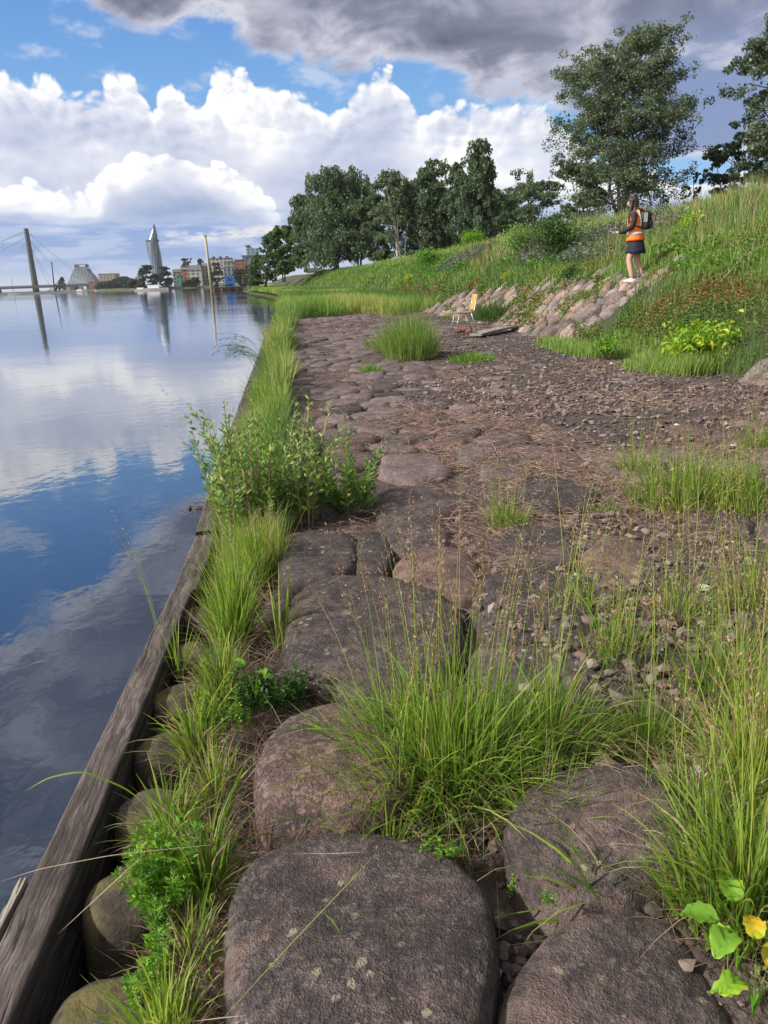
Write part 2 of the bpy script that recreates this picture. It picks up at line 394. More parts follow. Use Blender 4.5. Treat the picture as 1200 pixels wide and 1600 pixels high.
G_litter = mat_veg('straw_litter', [(0, (.10, .06, .05)), (.5, (.27, .175, .145)), (1, (.43, .31, .26))], .1)
G_seed = mat_veg('grass_seed_head', [(0, (.10, .055, .045)), (.5, (.26, .15, .125)), (1, (.42, .30, .22))], .25)
G_meadow = mat_veg('meadow_grass', [(0, (.07, .14, .045)), (.4, (.15, .26, .065)), (.7, (.25, .37, .09)), (.88, (.35, .37, .14)), (1, (.41, .31, .18))])
G_dark = mat_veg('dark_leaf', [(0, (.02, .055, .014)), (.5, (.035, .095, .02)), (1, (.075, .16, .03))], .3)
G_willow = mat_veg('shrub_leaf', [(0, (.075, .165, .055)), (.5, (.165, .295, .09)), (.85, (.28, .40, .11)), (1, (.40, .46, .12))], .35)
G_herb = mat_veg('herb_leaf', [(0, (.06, .16, .02)), (.5, (.13, .30, .03)), (1, (.24, .42, .04))], .4)
G_yellow = mat_veg('yellowing_leaf', [(0, (.10, .26, .02)), (.5, (.24, .42, .03)), (.8, (.45, .46, .03)), (1, (.60, .42, .03))], .35)
G_cover = mat_veg('ground_cover_leaf', [(0, (.05, .11, .025)), (.35, (.11, .18, .04)), (.62, (.18, .19, .045)), (.82, (.21, .12, .05)), (1, (.22, .08, .05))], .25)
G_blue = mat_veg('bluish_flower', [(0, (.06, .11, .05)), (.55, (.12, .16, .11)), (1, (.15, .15, .22))], .25)
T_tree = mat_veg('tree_leaf', [(0, (.042, .074, .054)), (.5, (.088, .135, .088)), (1, (.16, .21, .125))], .38)
T_aspen = mat_veg('aspen_leaf', [(0, (.042, .070, .048)), (.5, (.095, .135, .085)), (1, (.21, .25, .17))], .38, .4)
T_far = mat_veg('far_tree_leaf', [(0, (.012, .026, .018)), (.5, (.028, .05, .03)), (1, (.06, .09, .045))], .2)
T_light = mat_veg('light_tree_leaf', [(0, (.03, .07, .02)), (.5, (.07, .13, .035)), (1, (.12, .19, .045))], .25)
M_bark = mat_plain('bark', (.055, .047, .04), .9, .5, 5)
M_birch = mat_plain('birch_bark', (.46, .44, .40), .8, .35, 6)
M_stem = mat_plain('stem', (.14, .11, .05), .8, .3, 20)

# ---------------------------------------------------------------- vegetation geometry
def blades(base, length, width, az, tilt0, tilt1, seg=5, twist=None, tint=None, bendpow=1.3, arch=1.):
    """curved tapering grass blades -> V, F, tint, end points, paths"""
    n = len(base); s = np.linspace(0, 1, seg+1)
    th = tilt0[:, None]+(tilt1-tilt0)[:, None]*s[None]**bendpow
    step = (length/seg)[:, None]
    thm = (th[:, 1:]+th[:, :-1])/2
    r = np.concatenate([np.zeros((n, 1)), np.cumsum(np.sin(thm)*step, 1)], 1)
    z = np.concatenate([np.zeros((n, 1)), np.cumsum(np.cos(thm)*step, 1)], 1)
    azv = az[:, None]+np.zeros_like(s)[None]
    ctr = np.stack([base[:, 0, None]+r*np.cos(azv), base[:, 1, None]+r*np.sin(azv), base[:, 2, None]+z], -1)
    if twist is None: twist = np.zeros(n)
    tw = twist[:, None]*s[None]+twist[:, None]*.5
    sx = np.stack([-np.sin(azv)*np.cos(tw)+np.cos(azv)*np.cos(th)*np.sin(tw), np.cos(azv)*np.cos(tw)+np.sin(azv)*np.cos(th)*np.sin(tw), -np.sin(th)*np.sin(tw)], -1)
    prof = np.clip(1.06-s**2.2, .04, 1)*(.55+.45*np.minimum(1, s*4))
    w = width[:, None]*prof[None]/2
    V = np.stack([ctr-sx*w[..., None], ctr+sx*w[..., None]], 2).reshape(-1, 3)
    k = (seg+1)*2
    f = np.array([[2*i, 2*i+1, 2*i+3, 2*i+2] for i in range(seg)])
    Fc = (np.arange(n)[:, None, None]*k+f[None]).reshape(-1, 4)
    if tint is None: tint = RS.rand(n)
    T = np.repeat(tint, k)
    return V, Fc, T, ctr
def leafs(P, D, L, W, tint=None, droop=.2, fold=.25):
    """small folded leaves: base P, direction D (unit), length, width: 6 verts, 2x2 faces"""
    n = len(P); D = D/np.maximum(np.linalg.norm(D, axis=1)[:, None], 1e-6)
    rv = RS.normal(size=(n, 3)); S1 = np.cross(D, rv); S1 /= np.linalg.norm(S1, axis=1)[:, None]+1e-6; N = np.cross(S1, D)
    L = np.broadcast_to(L, (n,))[:, None]; W = np.broadcast_to(W, (n,))[:, None]
    tip = P+D*L-np.array([0, 0, 1])*L*droop; mid = P+D*L*.45
    V = np.stack([P, mid-S1*W/2+N*W*fold, mid, mid+S1*W/2+N*W*fold, tip], 1).reshape(-1, 3)
    o = np.arange(n)[:, None]*5
    F1 = np.stack([o[:, 0], o[:, 0]+2, o[:, 0]+4, o[:, 0]+1], -1); F2 = np.stack([o[:, 0], o[:, 0]+3, o[:, 0]+4, o[:, 0]+2], -1)
    if tint is None: tint = RS.rand(n)
    return V, np.concatenate([F1, F2]), np.repeat(tint, 5)
def quads(P, size, tint, asp=1.6, updir=None):
    """leaf faces, random orientation"""
    n = len(P); D = RS.normal(size=(n, 3)); D[:, 2] -= .35
    if updir is not None: D = D*.5+updir
    D /= np.linalg.norm(D, axis=1)[:, None]; S1 = np.cross(D, RS.normal(size=(n, 3))); S1 /= np.linalg.norm(S1, axis=1)[:, None]+1e-6
    L = size[:, None]*asp/2; W = size[:, None]/2
    V = np.stack([P-D*L, P-S1*W, P+D*L, P+S1*W], 1).reshape(-1, 3)
    return V, np.arange(4*n).reshape(n, 4), np.repeat(tint, 4)
def rnd(a, b, n): return RS.uniform(a, b, n)
class Veg:
    def __init__(s): s.v = []; s.f = []; s.t = []; s.n = 0
    def add(s, V, Fc, T): s.v.append(V); s.f.append(Fc+s.n); s.t.append(T); s.n += len(V)
    def mesh(s, name, mat): return mesh(name, np.concatenate(s.v), np.concatenate(s.f), mat, True, np.concatenate(s.t))
def disc(n, rx, ry, pw=.6, phi=0):
    a = rnd(0, 2*math.pi, n); r = RS.rand(n)**pw
    x, y = np.cos(a)*r*rx, np.sin(a)*r*ry
    return x*math.cos(phi)-y*math.sin(phi), x*math.sin(phi)+y*math.cos(phi), a

# terrain ---------------------------------------------------------
WZ = -.62
TOE = 5.45
_px = np.array([0, 1.5, 3.0, 4.4, 5.4, 8.5, 30, 400.]); _pz = np.array([0, 1.05, 1.88, 2.50, 2.66, 2.76, 2.9, 3.4])
def toe(y):
    return np.interp(y, [0, 60, 90, 130, 180, 240], [TOE, TOE, 4., 0., -5, -8])
def wallx(y):   # inner edge of the quay / shoreline
    return np.interp(y, [0, 45, 70, 95, 125, 160, 220], [-.6, -.7, -1.0, -2.0, -5, -9, -14])
def zslope(x, y):
    x, y = np.broadcast_arrays(np.asarray(x, float), np.asarray(y, float))
    d = x-toe(y); z = np.interp(d, _px, _pz)
    b = fbm(xyz((x*.8).ravel(), (y*.35).ravel()), 3, 5).reshape(x.shape)*.16*np.clip(d/1.5, 0, 1)
    return z+b
def zgnd(x, y):
    x, y = np.broadcast_arrays(np.asarray(x, float), np.asarray(y, float))
    z = np.where(x > toe(y), zslope(x, y), 0.)
    n = fbm(xyz((x*3).ravel(), (y*3).ravel()), 3, 2).reshape(x.shape)*.018
    near = np.interp(y, [0, 3.5, 7], [-.19, -.10, -.020])
    near = np.where((x > .7) & (y < 6), np.maximum(near, -.055), near)
    gap = np.interp(x, [-.62, -.5, -.3, -.12], [-.42, -.20, -.12, 0])*np.interp(y, [0, 9, 30], [1, .8, .2])
    flat = near+gap
    return np.where(x > toe(y), z-.03, flat)+n
def build_ground():
    us = np.concatenate([np.linspace(0, .6, 16)[:-1], np.linspace(.6, 6.2, 100)[:-1], np.linspace(6.2, 18, 40)[:-1], 18+np.geomspace(.5, 380, 22)])
    ys = np.concatenate([np.linspace(-2.5, 6, 150)[:-1], np.linspace(6, 40, 130)[:-1], np.geomspace(40, 215, 60)])
    U, Yv = np.meshgrid(us, ys)
    X = wallx(Yv)+U
    Z = zgnd(X, Yv)
    shore = np.clip(U/3., 0, 1)
    Z = np.where(Yv > 55, Z*np.interp(Yv, [55, 90], [1, 0])+(WZ-.1+(np.maximum(Z, .0)-WZ+.1)*shore**.6)*np.interp(Yv, [55, 90], [0, 1]), Z)
    V = np.stack([X, Yv, Z], -1).reshape(-1, 3)
    Fc = grid_faces(len(ys), len(us))[:, ::-1]
    # skirt down into the water along the quay line
    k = len(us); n0 = len(V)
    sk = V[::k].copy(); sk[:, 2] = -4.
    V = np.concatenate([V, sk]); i = np.arange(len(ys)-1)
    Fs = np.stack([i*k, n0+i, n0+i+1, (i+1)*k], -1)
    c = V[Fc].mean(1); mi = ((c[:, 0] > toe(c[:, 1])+.05) | (c[:, 1] > 29.5+fbm(c*[.8, .8, 0], 2)*1.5)).astype(int)
    mi = np.concatenate([mi, np.zeros(len(Fs), int)])
    obj('ground', mesh('ground', V, np.concatenate([Fc, Fs]), [M_soil, M_turf], True, mi=mi), kind='structure')
build_ground()

# ---------------------------------------------------------------- water and far bank
def build_water():
    m, t = M('river_water'); p = pos(t)
    cd_ = t.n('ShaderNodeCameraData').outputs['View Distance'] if False else None
    a = t.noise(t.vm('MULTIPLY', p, (1.0, 1.0, 1)), .9, 4, .55, dist=.5)
    b = t.noise(t.vm('MULTIPLY', p, (1., .8, 1)), 6., 3, .5, dist=.3)
    c = t.noise(p, .09, 3, .5)
    patch = t.ss(t.noise(p, .05, 3, .5), .35, .65, .45, 1.1)
    h = t.m('MULTIPLY', t.m('ADD', t.m('MULTIPLY', a, .0065), t.m('MULTIPLY', b, .0036)), patch)
    h = t.m('ADD', h, t.m('MULTIPLY', c, .03))
    bp = t.n('ShaderNodeBump'); bp.inputs['Strength'].default_value = 1.; bp.inputs['Distance'].default_value = 1.; t.l(h, bp.inputs['Height'])
    fr = t.n('ShaderNodeFresnel'); fr.inputs['IOR'].default_value = 1.33; t.l(bp.outputs[0], fr.inputs['Normal'])
    df = t.n('ShaderNodeBsdfDiffuse'); df.inputs[0].default_value = (.014, .024, .044, 1)
    gl = t.n('ShaderNodeBsdfGlossy'); gl.inputs['Roughness'].default_value = .03; gl.inputs['Color'].default_value = (1, 1, 1, 1); t.l(bp.outputs[0], gl.inputs['Normal'])
    mx = t.n('ShaderNodeMixShader'); t.l(t.m('POWER', fr.outputs[0], .58), mx.inputs[0]); t.l(df.outputs[0], mx.inputs[1]); t.l(gl.outputs[0], mx.inputs[2])
    t.l(mx.outputs[0], t.n('ShaderNodeOutputMaterial').inputs[0])
    V = []; n = 40
    xs = np.concatenate([-np.geomspace(12000, .5, n)+.0, [-.0, .8]])
    V = np.array([[-14000, -600, WZ], [-.64, -600, WZ], [-.64, 45, WZ], [60, 45, WZ], [3000, 14000, WZ], [-14000, 14000, WZ]], float)
    me = bpy.data.meshes.new('river'); me.from_pydata(V.tolist(), [], [(0, 1, 2, 5), (2, 3, 4, 5)]); me.materials.append(m)
    obj('river_water', me, kind='structure')
build_water()

def on_slope(px, py):
    d = ray(px, py); o = np.array([0, 0, H])
    ts = np.linspace(4, 120, 2400); P = o+ts[:, None]*d
    z = np.where(P[:, 0] > toe(P[:, 1]), zslope(P[:, 0], P[:, 1]), 0.)
    k = np.where(P[:, 2] < z)[0]
    if len(k) == 0: k = [int(np.argmin(P[:, 2]-z))]
    return P[k[0]]
# ---------------------------------------------------------------- boulders
def rock_mesh(name, planes, k, mat, p=9, amp=.012, seed=0, fs=5., bump2=.003, origin=(0, 0, 0)):
    """rounded convex boulder: planes = [(nx,ny,nz,h)...]; the origin stays at its middle"""
    D, Fc = ico(k); N = np.array([q[:3] for q in planes], float); N /= np.linalg.norm(N, axis=1)[:, None]
    h = np.array([q[3] for q in planes], float)
    q = np.maximum(D @ N.T, 0)/h[None]
    r = (q**p).sum(1)**(-1/p)
    V = D*r[:, None]; W = V+np.array(origin)
    dn = fbm(W*fs, 4, seed)*amp+fbm(W*fs*7, 3, seed+3)*bump2
    return mesh(name, V+D*dn[:, None], Fc, mat)
def poly_planes(P2, c, extra=0.):
    """side planes of a convex outline (world xy) about c"""
    out = []
    P2 = np.array(P2)
    if np.cross(P2[1]-P2[0], P2[2]-P2[1]) < 0: P2 = P2[::-1]
    for a, b in zip(P2, np.roll(P2, -1, 0)):
        e = b-a; n = np.array([e[1], -e[0]]); L = np.linalg.norm(n)
        if L < 1e-4: continue
        n /= L; out.append((n[0], n[1], RS.uniform(-.05, .12), max(.03, float(n @ (a-c))+extra)))
    return out
near = [
 ('large flat dark boulder with pale lichen spots at the very front', [(343,1400),(372,1345),(470,1308),(600,1312),(700,1350),(768,1425),(786,1510),(765,1620),(740,1780),(400,1800),(343,1560)], .00, .18, M_rock, 7, 6),
 ('round pinkish boulder behind the large flat front one', [(384,1215),(400,1160),(460,1110),(560,1095),(650,1130),(668,1200),(620,1275),(500,1312),(415,1300)], .03, .17, M_rockp, 3.4, 5),
 ('speckled dark boulder in the front right corner', [(795,1560),(830,1490),(920,1440),(1040,1438),(1115,1490),(1160,1600),(1190,1760),(800,1780)], -.02, .16, M_rock, 4.5, 6),
 ('low dark boulder under long grass blades right of the big tuft', [(785,1330),(800,1250),(880,1215),(1000,1220),(1090,1280),(1080,1350),(1010,1420),(900,1455),(820,1400)], .015, .18, M_rock, 4, 5),
 ('long grey brown boulder between the green herb patch and the big tuft', [(440,1000),(465,935),(520,910),(640,915),(716,945),(725,1040),(650,1090),(520,1092),(450,1055)], -.005, .16, M_rock, 5, 5),
 ('smooth boulder just in front of the leafy shrub', [(438,870),(450,838),(500,826),(548,842),(552,905),(535,915),(452,930)], .01, .16, M_rock, 5, 5),
 ('small rounded boulder wedged right of the one by the shrub', [(550,848),(580,830),(618,865),(600,912),(556,917)], .0, .15, M_rock, 4, 4),
 ('boulder behind the dark gap right of the shrub', [(584,800),(592,775),(650,765),(722,775),(742,802),(700,818),(604,842)], .0, .15, M_rock, 5, 4),
 ('egg shaped dark boulder in the third row', [(605,850),(622,817),(690,806),(706,850),(690,870),(620,870)], .01, .15, M_rock, 4, 4),
 ('boulder with a rusty orange patch on its top', [(614,900),(640,870),(722,868),(757,905),(742,938),(660,938)], .01, .15, M_rockp, 4, 4),
 ('flat square boulder behind the thin tall stems', [(758,860),(790,830),(882,828),(905,890),(845,902),(770,892)], -.01, .15, M_rock, 6, 4),
 ('wide sunken boulder behind the big grass tuft', [(745,930),(770,905),(900,900),(935,985),(900,1020),(760,1010)], -.02, .15, M_rock, 6, 4),
 ('sunken boulder hidden behind the tuft blades', [(735,1020),(900,1030),(960,1090),(930,1160),(760,1150)], -.05, .15, M_rock, 5, 4),
 ('half buried boulder left of the straw tussock on the right', [(960,1080),(1050,1070),(1130,1120),(1120,1200),(1010,1210),(960,1160)], -.06, .15, M_rock, 5, 4),
 ('flat boulder half buried in rubble beside the small tuft', [(915,880),(945,845),(1010,850),(1030,900),(985,935),(925,925)], -.02, .15, M_rockp, 5, 4),
 ('flat boulder with rubble along its near side', [(800,770),(860,750),(930,765),(925,800),(850,812)], -.01, .15, M_rock, 6, 4),
 ('grey boulder on the right in the rubble', [(1080,900),(1180,890),(1230,950),(1200,1010),(1100,1000)], -.04, .15, M_rock, 5, 4),
 ('flat brown boulder behind the shrub tip', [(590,745),(600,715),(690,712),(705,745),(650,758)], .0, .15, M_rockf, 6, 4),
]
near_pts = []
for i, (lab, pl, zt, th, mt, pp, k) in enumerate(near):
    P2 = np.array([at_z(x, y, zt-.055)[:2] for x, y in pl]); c = P2.mean(0)
    ctr_z = zt-th
    planes = poly_planes(P2, c, .03)+[(RS.uniform(-.06, .06), RS.uniform(-.06, .06), 1, th), (0, 0, -1, th*.8)]
    me = rock_mesh('boulder', planes, k, mt, pp+1.5, .040, i, 3.6, .006 if k > 4 else .008, (c[0], c[1], ctr_z))
    o = obj('boulder', me, label=lab, cat='boulder', group='boulders paving the quay'); o.location = (c[0], c[1], ctr_z)
    near_pts += [c, *P2, *((P2+c)/2)]
near_pts = np.array(near_pts)
def paving():
    pts = []
    y = .9; row = 0
    while y < 31:
        sp = .40 if y < 14 else .55
        sy = sp*.92
        x = -.12+(row % 2)*sp*.5
        while x < TOE+.1:
            q = np.array([x+RS.uniform(-.13, .13)*sp*1.5, y+RS.uniform(-.13, .13)*sp*1.5])
            if x < 0: q[0] = max(q[0], -.02)
            if np.min(np.linalg.norm(near_pts-q, axis=1)) > .20: pts.append(q)
            x += sp*RS.uniform(.9, 1.25)
        y += sy; row += 1
    pts = np.array(pts); allp = np.concatenate([pts, near_pts]) ; n = 0
    rest = []
    for i, q in enumerate(pts):
        dd = np.linalg.norm(allp-q, axis=1); nb = np.where((dd < 1.3) & (dd > 1e-6))[0]; nb = nb[np.argsort(dd[nb])][:12]
        dist = q[1]
        rubble = fbm(np.array([[q[0]*.7, q[1]*.35, 3.]]), 3, 9)[0]+np.interp(q[0], [0, 1.2, 2.5, 5], [-.55, .0, .22, .22])+np.interp(q[1], [2, 4, 9, 20], [-.1, .12, .1, -.15])
        sunk = np.clip(rubble*.07, -.01, .026)+np.interp(dist, [4, 8], [0, .012])
        if rubble > .34 and RS.rand() < .30: continue
        zt = RS.normal()*.012-sunk; th = .13
        planes = []
        for j in nb:
            v = allp[j]-q; L = np.linalg.norm(v)
            planes.append((v[0], v[1], L*RS.uniform(-.05, .25), L/2*1.05+.012-RS.uniform(.0, .02)))
        if q[0]-.35 < -.17: planes.append((-1, 0, .1, max(.12, q[0]+.16)))
        planes += [(RS.uniform(-.09, .09), RS.uniform(-.09, .09), 1, th), (0, 0, -1, th)]
        k = 4 if dist < 6 else 3
        mt = M_rockp if RS.rand() < .22 else (M_rock if dist < 4 or RS.rand() < .25 else M_rockf)
        me = rock_mesh('paving_boulder', planes, k, mt, RS.uniform(8, 16), .026, i+40, 4.5, .008, (q[0], q[1], 0))
        if n < 270:
            o = obj('paving_boulder', me, label='weathered flat boulder among the many paving the quay beyond the front rows', cat='boulder', group='boulders paving the quay behind the front rows')
            o.location = (q[0], q[1], zt-th); n += 1
        else:
            V = np.zeros(len(me.vertices)*3, np.float32); me.vertices.foreach_get('co', V)
            rest.append((V.reshape(-1, 3)+[q[0], q[1], zt-th], ico(k)[1], 0 if mt != M_rockp else 1)); bpy.data.meshes.remove(me)
    b = MB(); mi = []
    for V, f, k in rest: b.add(V, f); mi += [k]*len(f)
    me = mesh('far_paving', np.concatenate(b.v), np.concatenate(b.f), [M_rockf, M_rockp], True, mi=mi)
    obj('far_paving_boulders', me, label='far weathered paving stones merging into one rough brown surface', cat='paving', kind='stuff')
paving()

def gravel(name, n, xs, ys, sz, label, zoff=0., sub=1, dens=None):
    D, Fc = ico(sub); nv = len(D)
    x = rnd(*xs, n); y = ys[0]*(ys[1]/ys[0])**RS.rand(n)
    if dens is not None:
        keep = RS.rand(n) < dens(x, y); x, y = x[keep], y[keep]; n = len(x)
    s = sz[0]*(sz[1]/sz[0])**(RS.rand(n)**1.6)
    z = zgnd(x, y)+s*.25+zoff
    sc = s[:, None]*np.stack([rnd(.6, 1.3, n), rnd(.6, 1.3, n), rnd(.35, .8, n)], -1)
    # random chips: cut by a few planes
    pl = RS.normal(size=(n, 9, 3)); pl /= np.linalg.norm(pl, axis=2)[..., None]; hh = rnd(.45, .85, n*9).reshape(n, 9)
    q = np.maximum(np.einsum('vd,npd->nvp', D, pl), 1e-3)/hh[:, None]
    r = 1/np.maximum(q.max(2), .9)
    V = D[None]*r[..., None]*sc[:, None]
    a = rnd(0, 6.28, n); ca, sa = np.cos(a)[:, None], np.sin(a)[:, None]
    X = V[..., 0]*ca-V[..., 1]*sa; Yy = V[..., 0]*sa+V[..., 1]*ca
    V = np.stack([X+x[:, None], Yy+y[:, None], V[..., 2]+z[:, None]], -1).reshape(-1, 3)
    f = (np.arange(n)[:, None, None]*nv+Fc[None]).reshape(-1, 3)
    t = np.clip(RS.beta(2.4, 2.6, n)+fbm(xyz(x*.8, y*.5), 2, 8)*.15, 0, .93); t[RS.rand(n) < .012] = 1
    obj(name, mesh(name, V, f, M_gravel, False, np.repeat(t, nv)), label=label, cat='rubble', kind='stuff')
def chips(label, spots, s0, s1, per):
    D, Fc = ico(1); b = MB()
    for px, py, rad in spots:
        c = at_z(px, py, -.07)
        for _ in range(per):
            s = RS.uniform(s0, s1); q = c+[RS.normal()*rad*.5, RS.normal()*rad*.5, 0]; q[2] = float(zgnd(q[0], q[1]))+s*.5+RS.uniform(0, .03)
            pl = RS.normal(size=(9, 3)); pl /= np.linalg.norm(pl, axis=1)[:, None]; rr = 1/np.maximum((np.maximum(D @ pl.T, 1e-3)/RS.uniform(.45, .85, 9)).max(1), .9)
            b.add(D*rr[:, None]*s*[1, 1, .7]+q, Fc, float(RS.beta(2.5, 2.5)*.93))
    obj('angular_chips', b.build('angular_chips', M_gravel, False), label=label, cat='rubble', kind='stuff')
chips('angular stone chips wedged in the gaps between the front boulders', [(785, 1560, .04), (800, 1490, .05), (770, 1420, .05), (820, 1450, .05), (905, 1445, .02), (790, 1620, .04), (600, 930, .04), (700, 1080, .05), (745, 870, .08), (680, 960, .06), (920, 870, .1), (960, 830, .1), (800, 990, .08)], .010, .026, 15)
def gd(x, y):
    r = fbm(xyz(x*.7, y*.35, 3.), 3, 9)+np.interp(x, [-.2, .8, 2.2, 5], [-.55, -.05, .2, .2])+np.interp(y, [1, 4, 9, 20], [-.05, .12, .1, -.1])
    return np.clip(.28+r*1.8, .06, 1)*np.interp(y, [6, 9, 16], [1, .6, .75])
gravel('loose_rubble', 9000, (-.15, TOE-.05), (1.1, 9), (.012, .045), 'broken stone rubble lying between and over the paving boulders', .01, 1, gd)
gravel('fine_gravel', 17000, (-.15, TOE-.05), (1.0, 8), (.004, .015), 'fine gravel in the joints of the paving', .004, 1, gd)
gravel('far_rubble', 20000, (-.1, TOE+.1), (7, 31), (.012, .045), 'rubble strewn over the far part of the paving', .004, 1, gd)

# ---------------------------------------------------------------- timber edge
def beam(pa, pb, w, h, label, taper=0.):
    """weathered squared log between two top-face pixels (outer edge line), z top -.08"""
    zt = -.08; A = at_z(*pa, zt); B = at_z(*pb, zt); L = np.linalg.norm((B-A)[:2]); d = (B-A)[:2]/L; nn = np.array([d[1], -d[0]])
    ns = max(12, int(L/.025)); ns = min(ns, 220); u = np.linspace(0, 1, ns)
    prof = np.array([[0, -h], [0, -.02], [0, -.008], [.003, -.002], [.010, 0], [.3*w, .001], [.7*w, .001], [w-.011, 0], [w-.003, -.002], [w, -.008], [w, -.02], [w, -h]])
    V = np.zeros((ns, len(prof), 3)); ctr = (A+B)/2
    P2 = A[None, :2]+d[None]*u[:, None]*L
    for j, (a, z) in enumerate(prof):
        V[:, j, :2] = P2+nn*a; V[:, j, 2] = zt+z
    W = V.reshape(-1, 3)
    V += (fbm(W*[4, 1.2, 4], 3, 3)*.009+fbm(W*[30, 3, 30], 3, 4)*.003).reshape(ns, -1)[..., None]*np.array([1., 0, 1.])
    Vf = V.reshape(-1, 3)-ctr; k = len(prof)
    e0 = np.arange(k)[::-1][None]; e1 = (np.arange(k)+(ns-1)*k)[None]
    me = mesh('timber_beam', Vf, [grid_faces(ns, k)[:, ::-1], e0, e1], M_timber, True)
    o = obj('timber_beam', me, label=label, cat='timber beam', group='timber beams along the quay edge'); o.location = ctr
    return o
beam((-138, 1750), (268, 921), .105, .22, 'long grey beam with deep grain at the front of the quay edge')
beam((268, 924), (304, 838), .125, .2, 'short slightly bulging beam between the front beam and the iron bolt')
beam((305, 832), (352, 688), .12, .2, 'beam partly hidden behind the leafy shrub')
beam((353, 686), (386, 598), .14, .2, 'beam beyond the shrub edge leading to the drooping reeds')
beam((387, 596), (424, 497), .16, .2, 'far beam overgrown by reeds')
beam((424.5, 496), (447, 459), .2, .2, 'farthest beam hidden under tall grass')
def sheet():
    b = MB()
    ys = np.arange(-1.2, 44, .21)
    for i, y in enumerate(ys):
        b.box((-.70+RS.uniform(-.01, .01), y, -2.2), (.06, .2, 3.9+RS.uniform(-.03, .03)))
    m = b.build('sheet_wall', M_timber, False)
    obj('plank_wall', m, label='upright dark planks under the quay edge going down into the water', cat='retaining wall')
sheet()
# iron bolt, little board
b = MB(); p0 = at_z(316, 794, -.10); b.tube([p0+[.08, 0, 0], p0+[-.02, 0, 0], p0+[-.075, .002, .001]], .012, 10); b.tube([p0+[-.076, 0, 0], p0+[-.095, 0, 0]], .018, 6)
M_iron = mat_plain('rusty_iron', (.05, .035, .03), .8, .4, 60)
obj('iron_bolt', b.build('iron_bolt', M_iron), label='rusty iron bolt end sticking out over the water from the beam', cat='bolt')
b = MB(); p0 = at_z(18, 1442, -.16); b.box(p0, (.018, .19, .1), -.06)
obj('pale_board', b.build('pale_board', M_board, False), label='short pale grey board nailed to the water side of the front beam', cat='board')

piles = [(145, 1600, .108), (190, 1395, .098), (232, 1262, .09), (262, 1165, .082), (280, 1085, .085), (296, 1015, .08), (310, 958, .08), (322, 912, .08), (330, 872, .075), (340, 838, .075), (349, 808, .075)]
plab = ['nearest log head cut off by the bottom edge of the photo', 'mossy log head with a rusty orange patch', 'log head half covered by grass behind the mossy one', 'log head below the straw, fourth from the front', 'dark log head left of the dark leafy patch',
        'log head with a greenish top beside the beam', 'sixth small log head up from the grass', 'log head where the tall bright grass starts', 'log head by the joint of the beams', 'log head in shadow under the shrub edge', 'last visible log head before the shrub']
for i, (x, y, r) in enumerate(piles):
    zt = -.115-.01*RS.rand(); c = at_z(x, y, zt)
    r *= 1.2; c[0] = -.640+r*1.0; c[1] += .01
    rs = np.concatenate([[0.02], np.linspace(.15, .7, 6), [.8, .87, .93, .97, 1, 1.005, 1.01, 1.015, 1.02]]); zz = -np.concatenate([[0], .012*np.linspace(.15, .7, 6)**2, [.012, .018, .028, .042, .07, .13, .2, .3, .42]])
    n = 48; th = np.linspace(0, 2*math.pi, n, endpoint=False)
    V = np.stack([rs[:, None]*r*np.cos(th), rs[:, None]*r*np.sin(th), np.broadcast_to(zz[:, None], (len(rs), n))], -1).reshape(-1, 3)
    W = V+c
    V = V*(1+fbm(W*[9, 9, 2.5], 3, i)*.16)[:, None]*[1, 1, 0]+V*[0, 0, 1]; V[:, 2] += fbm(W*14, 4, 7)*.016
    o = obj('log_head', mesh('log_head', V, [grid_faces(len(rs), n, True)[:, ::-1], np.arange(n)[None]], M_pile), label=plab[i], cat='log pile', group='log heads beside the quay beam'); o.location = c

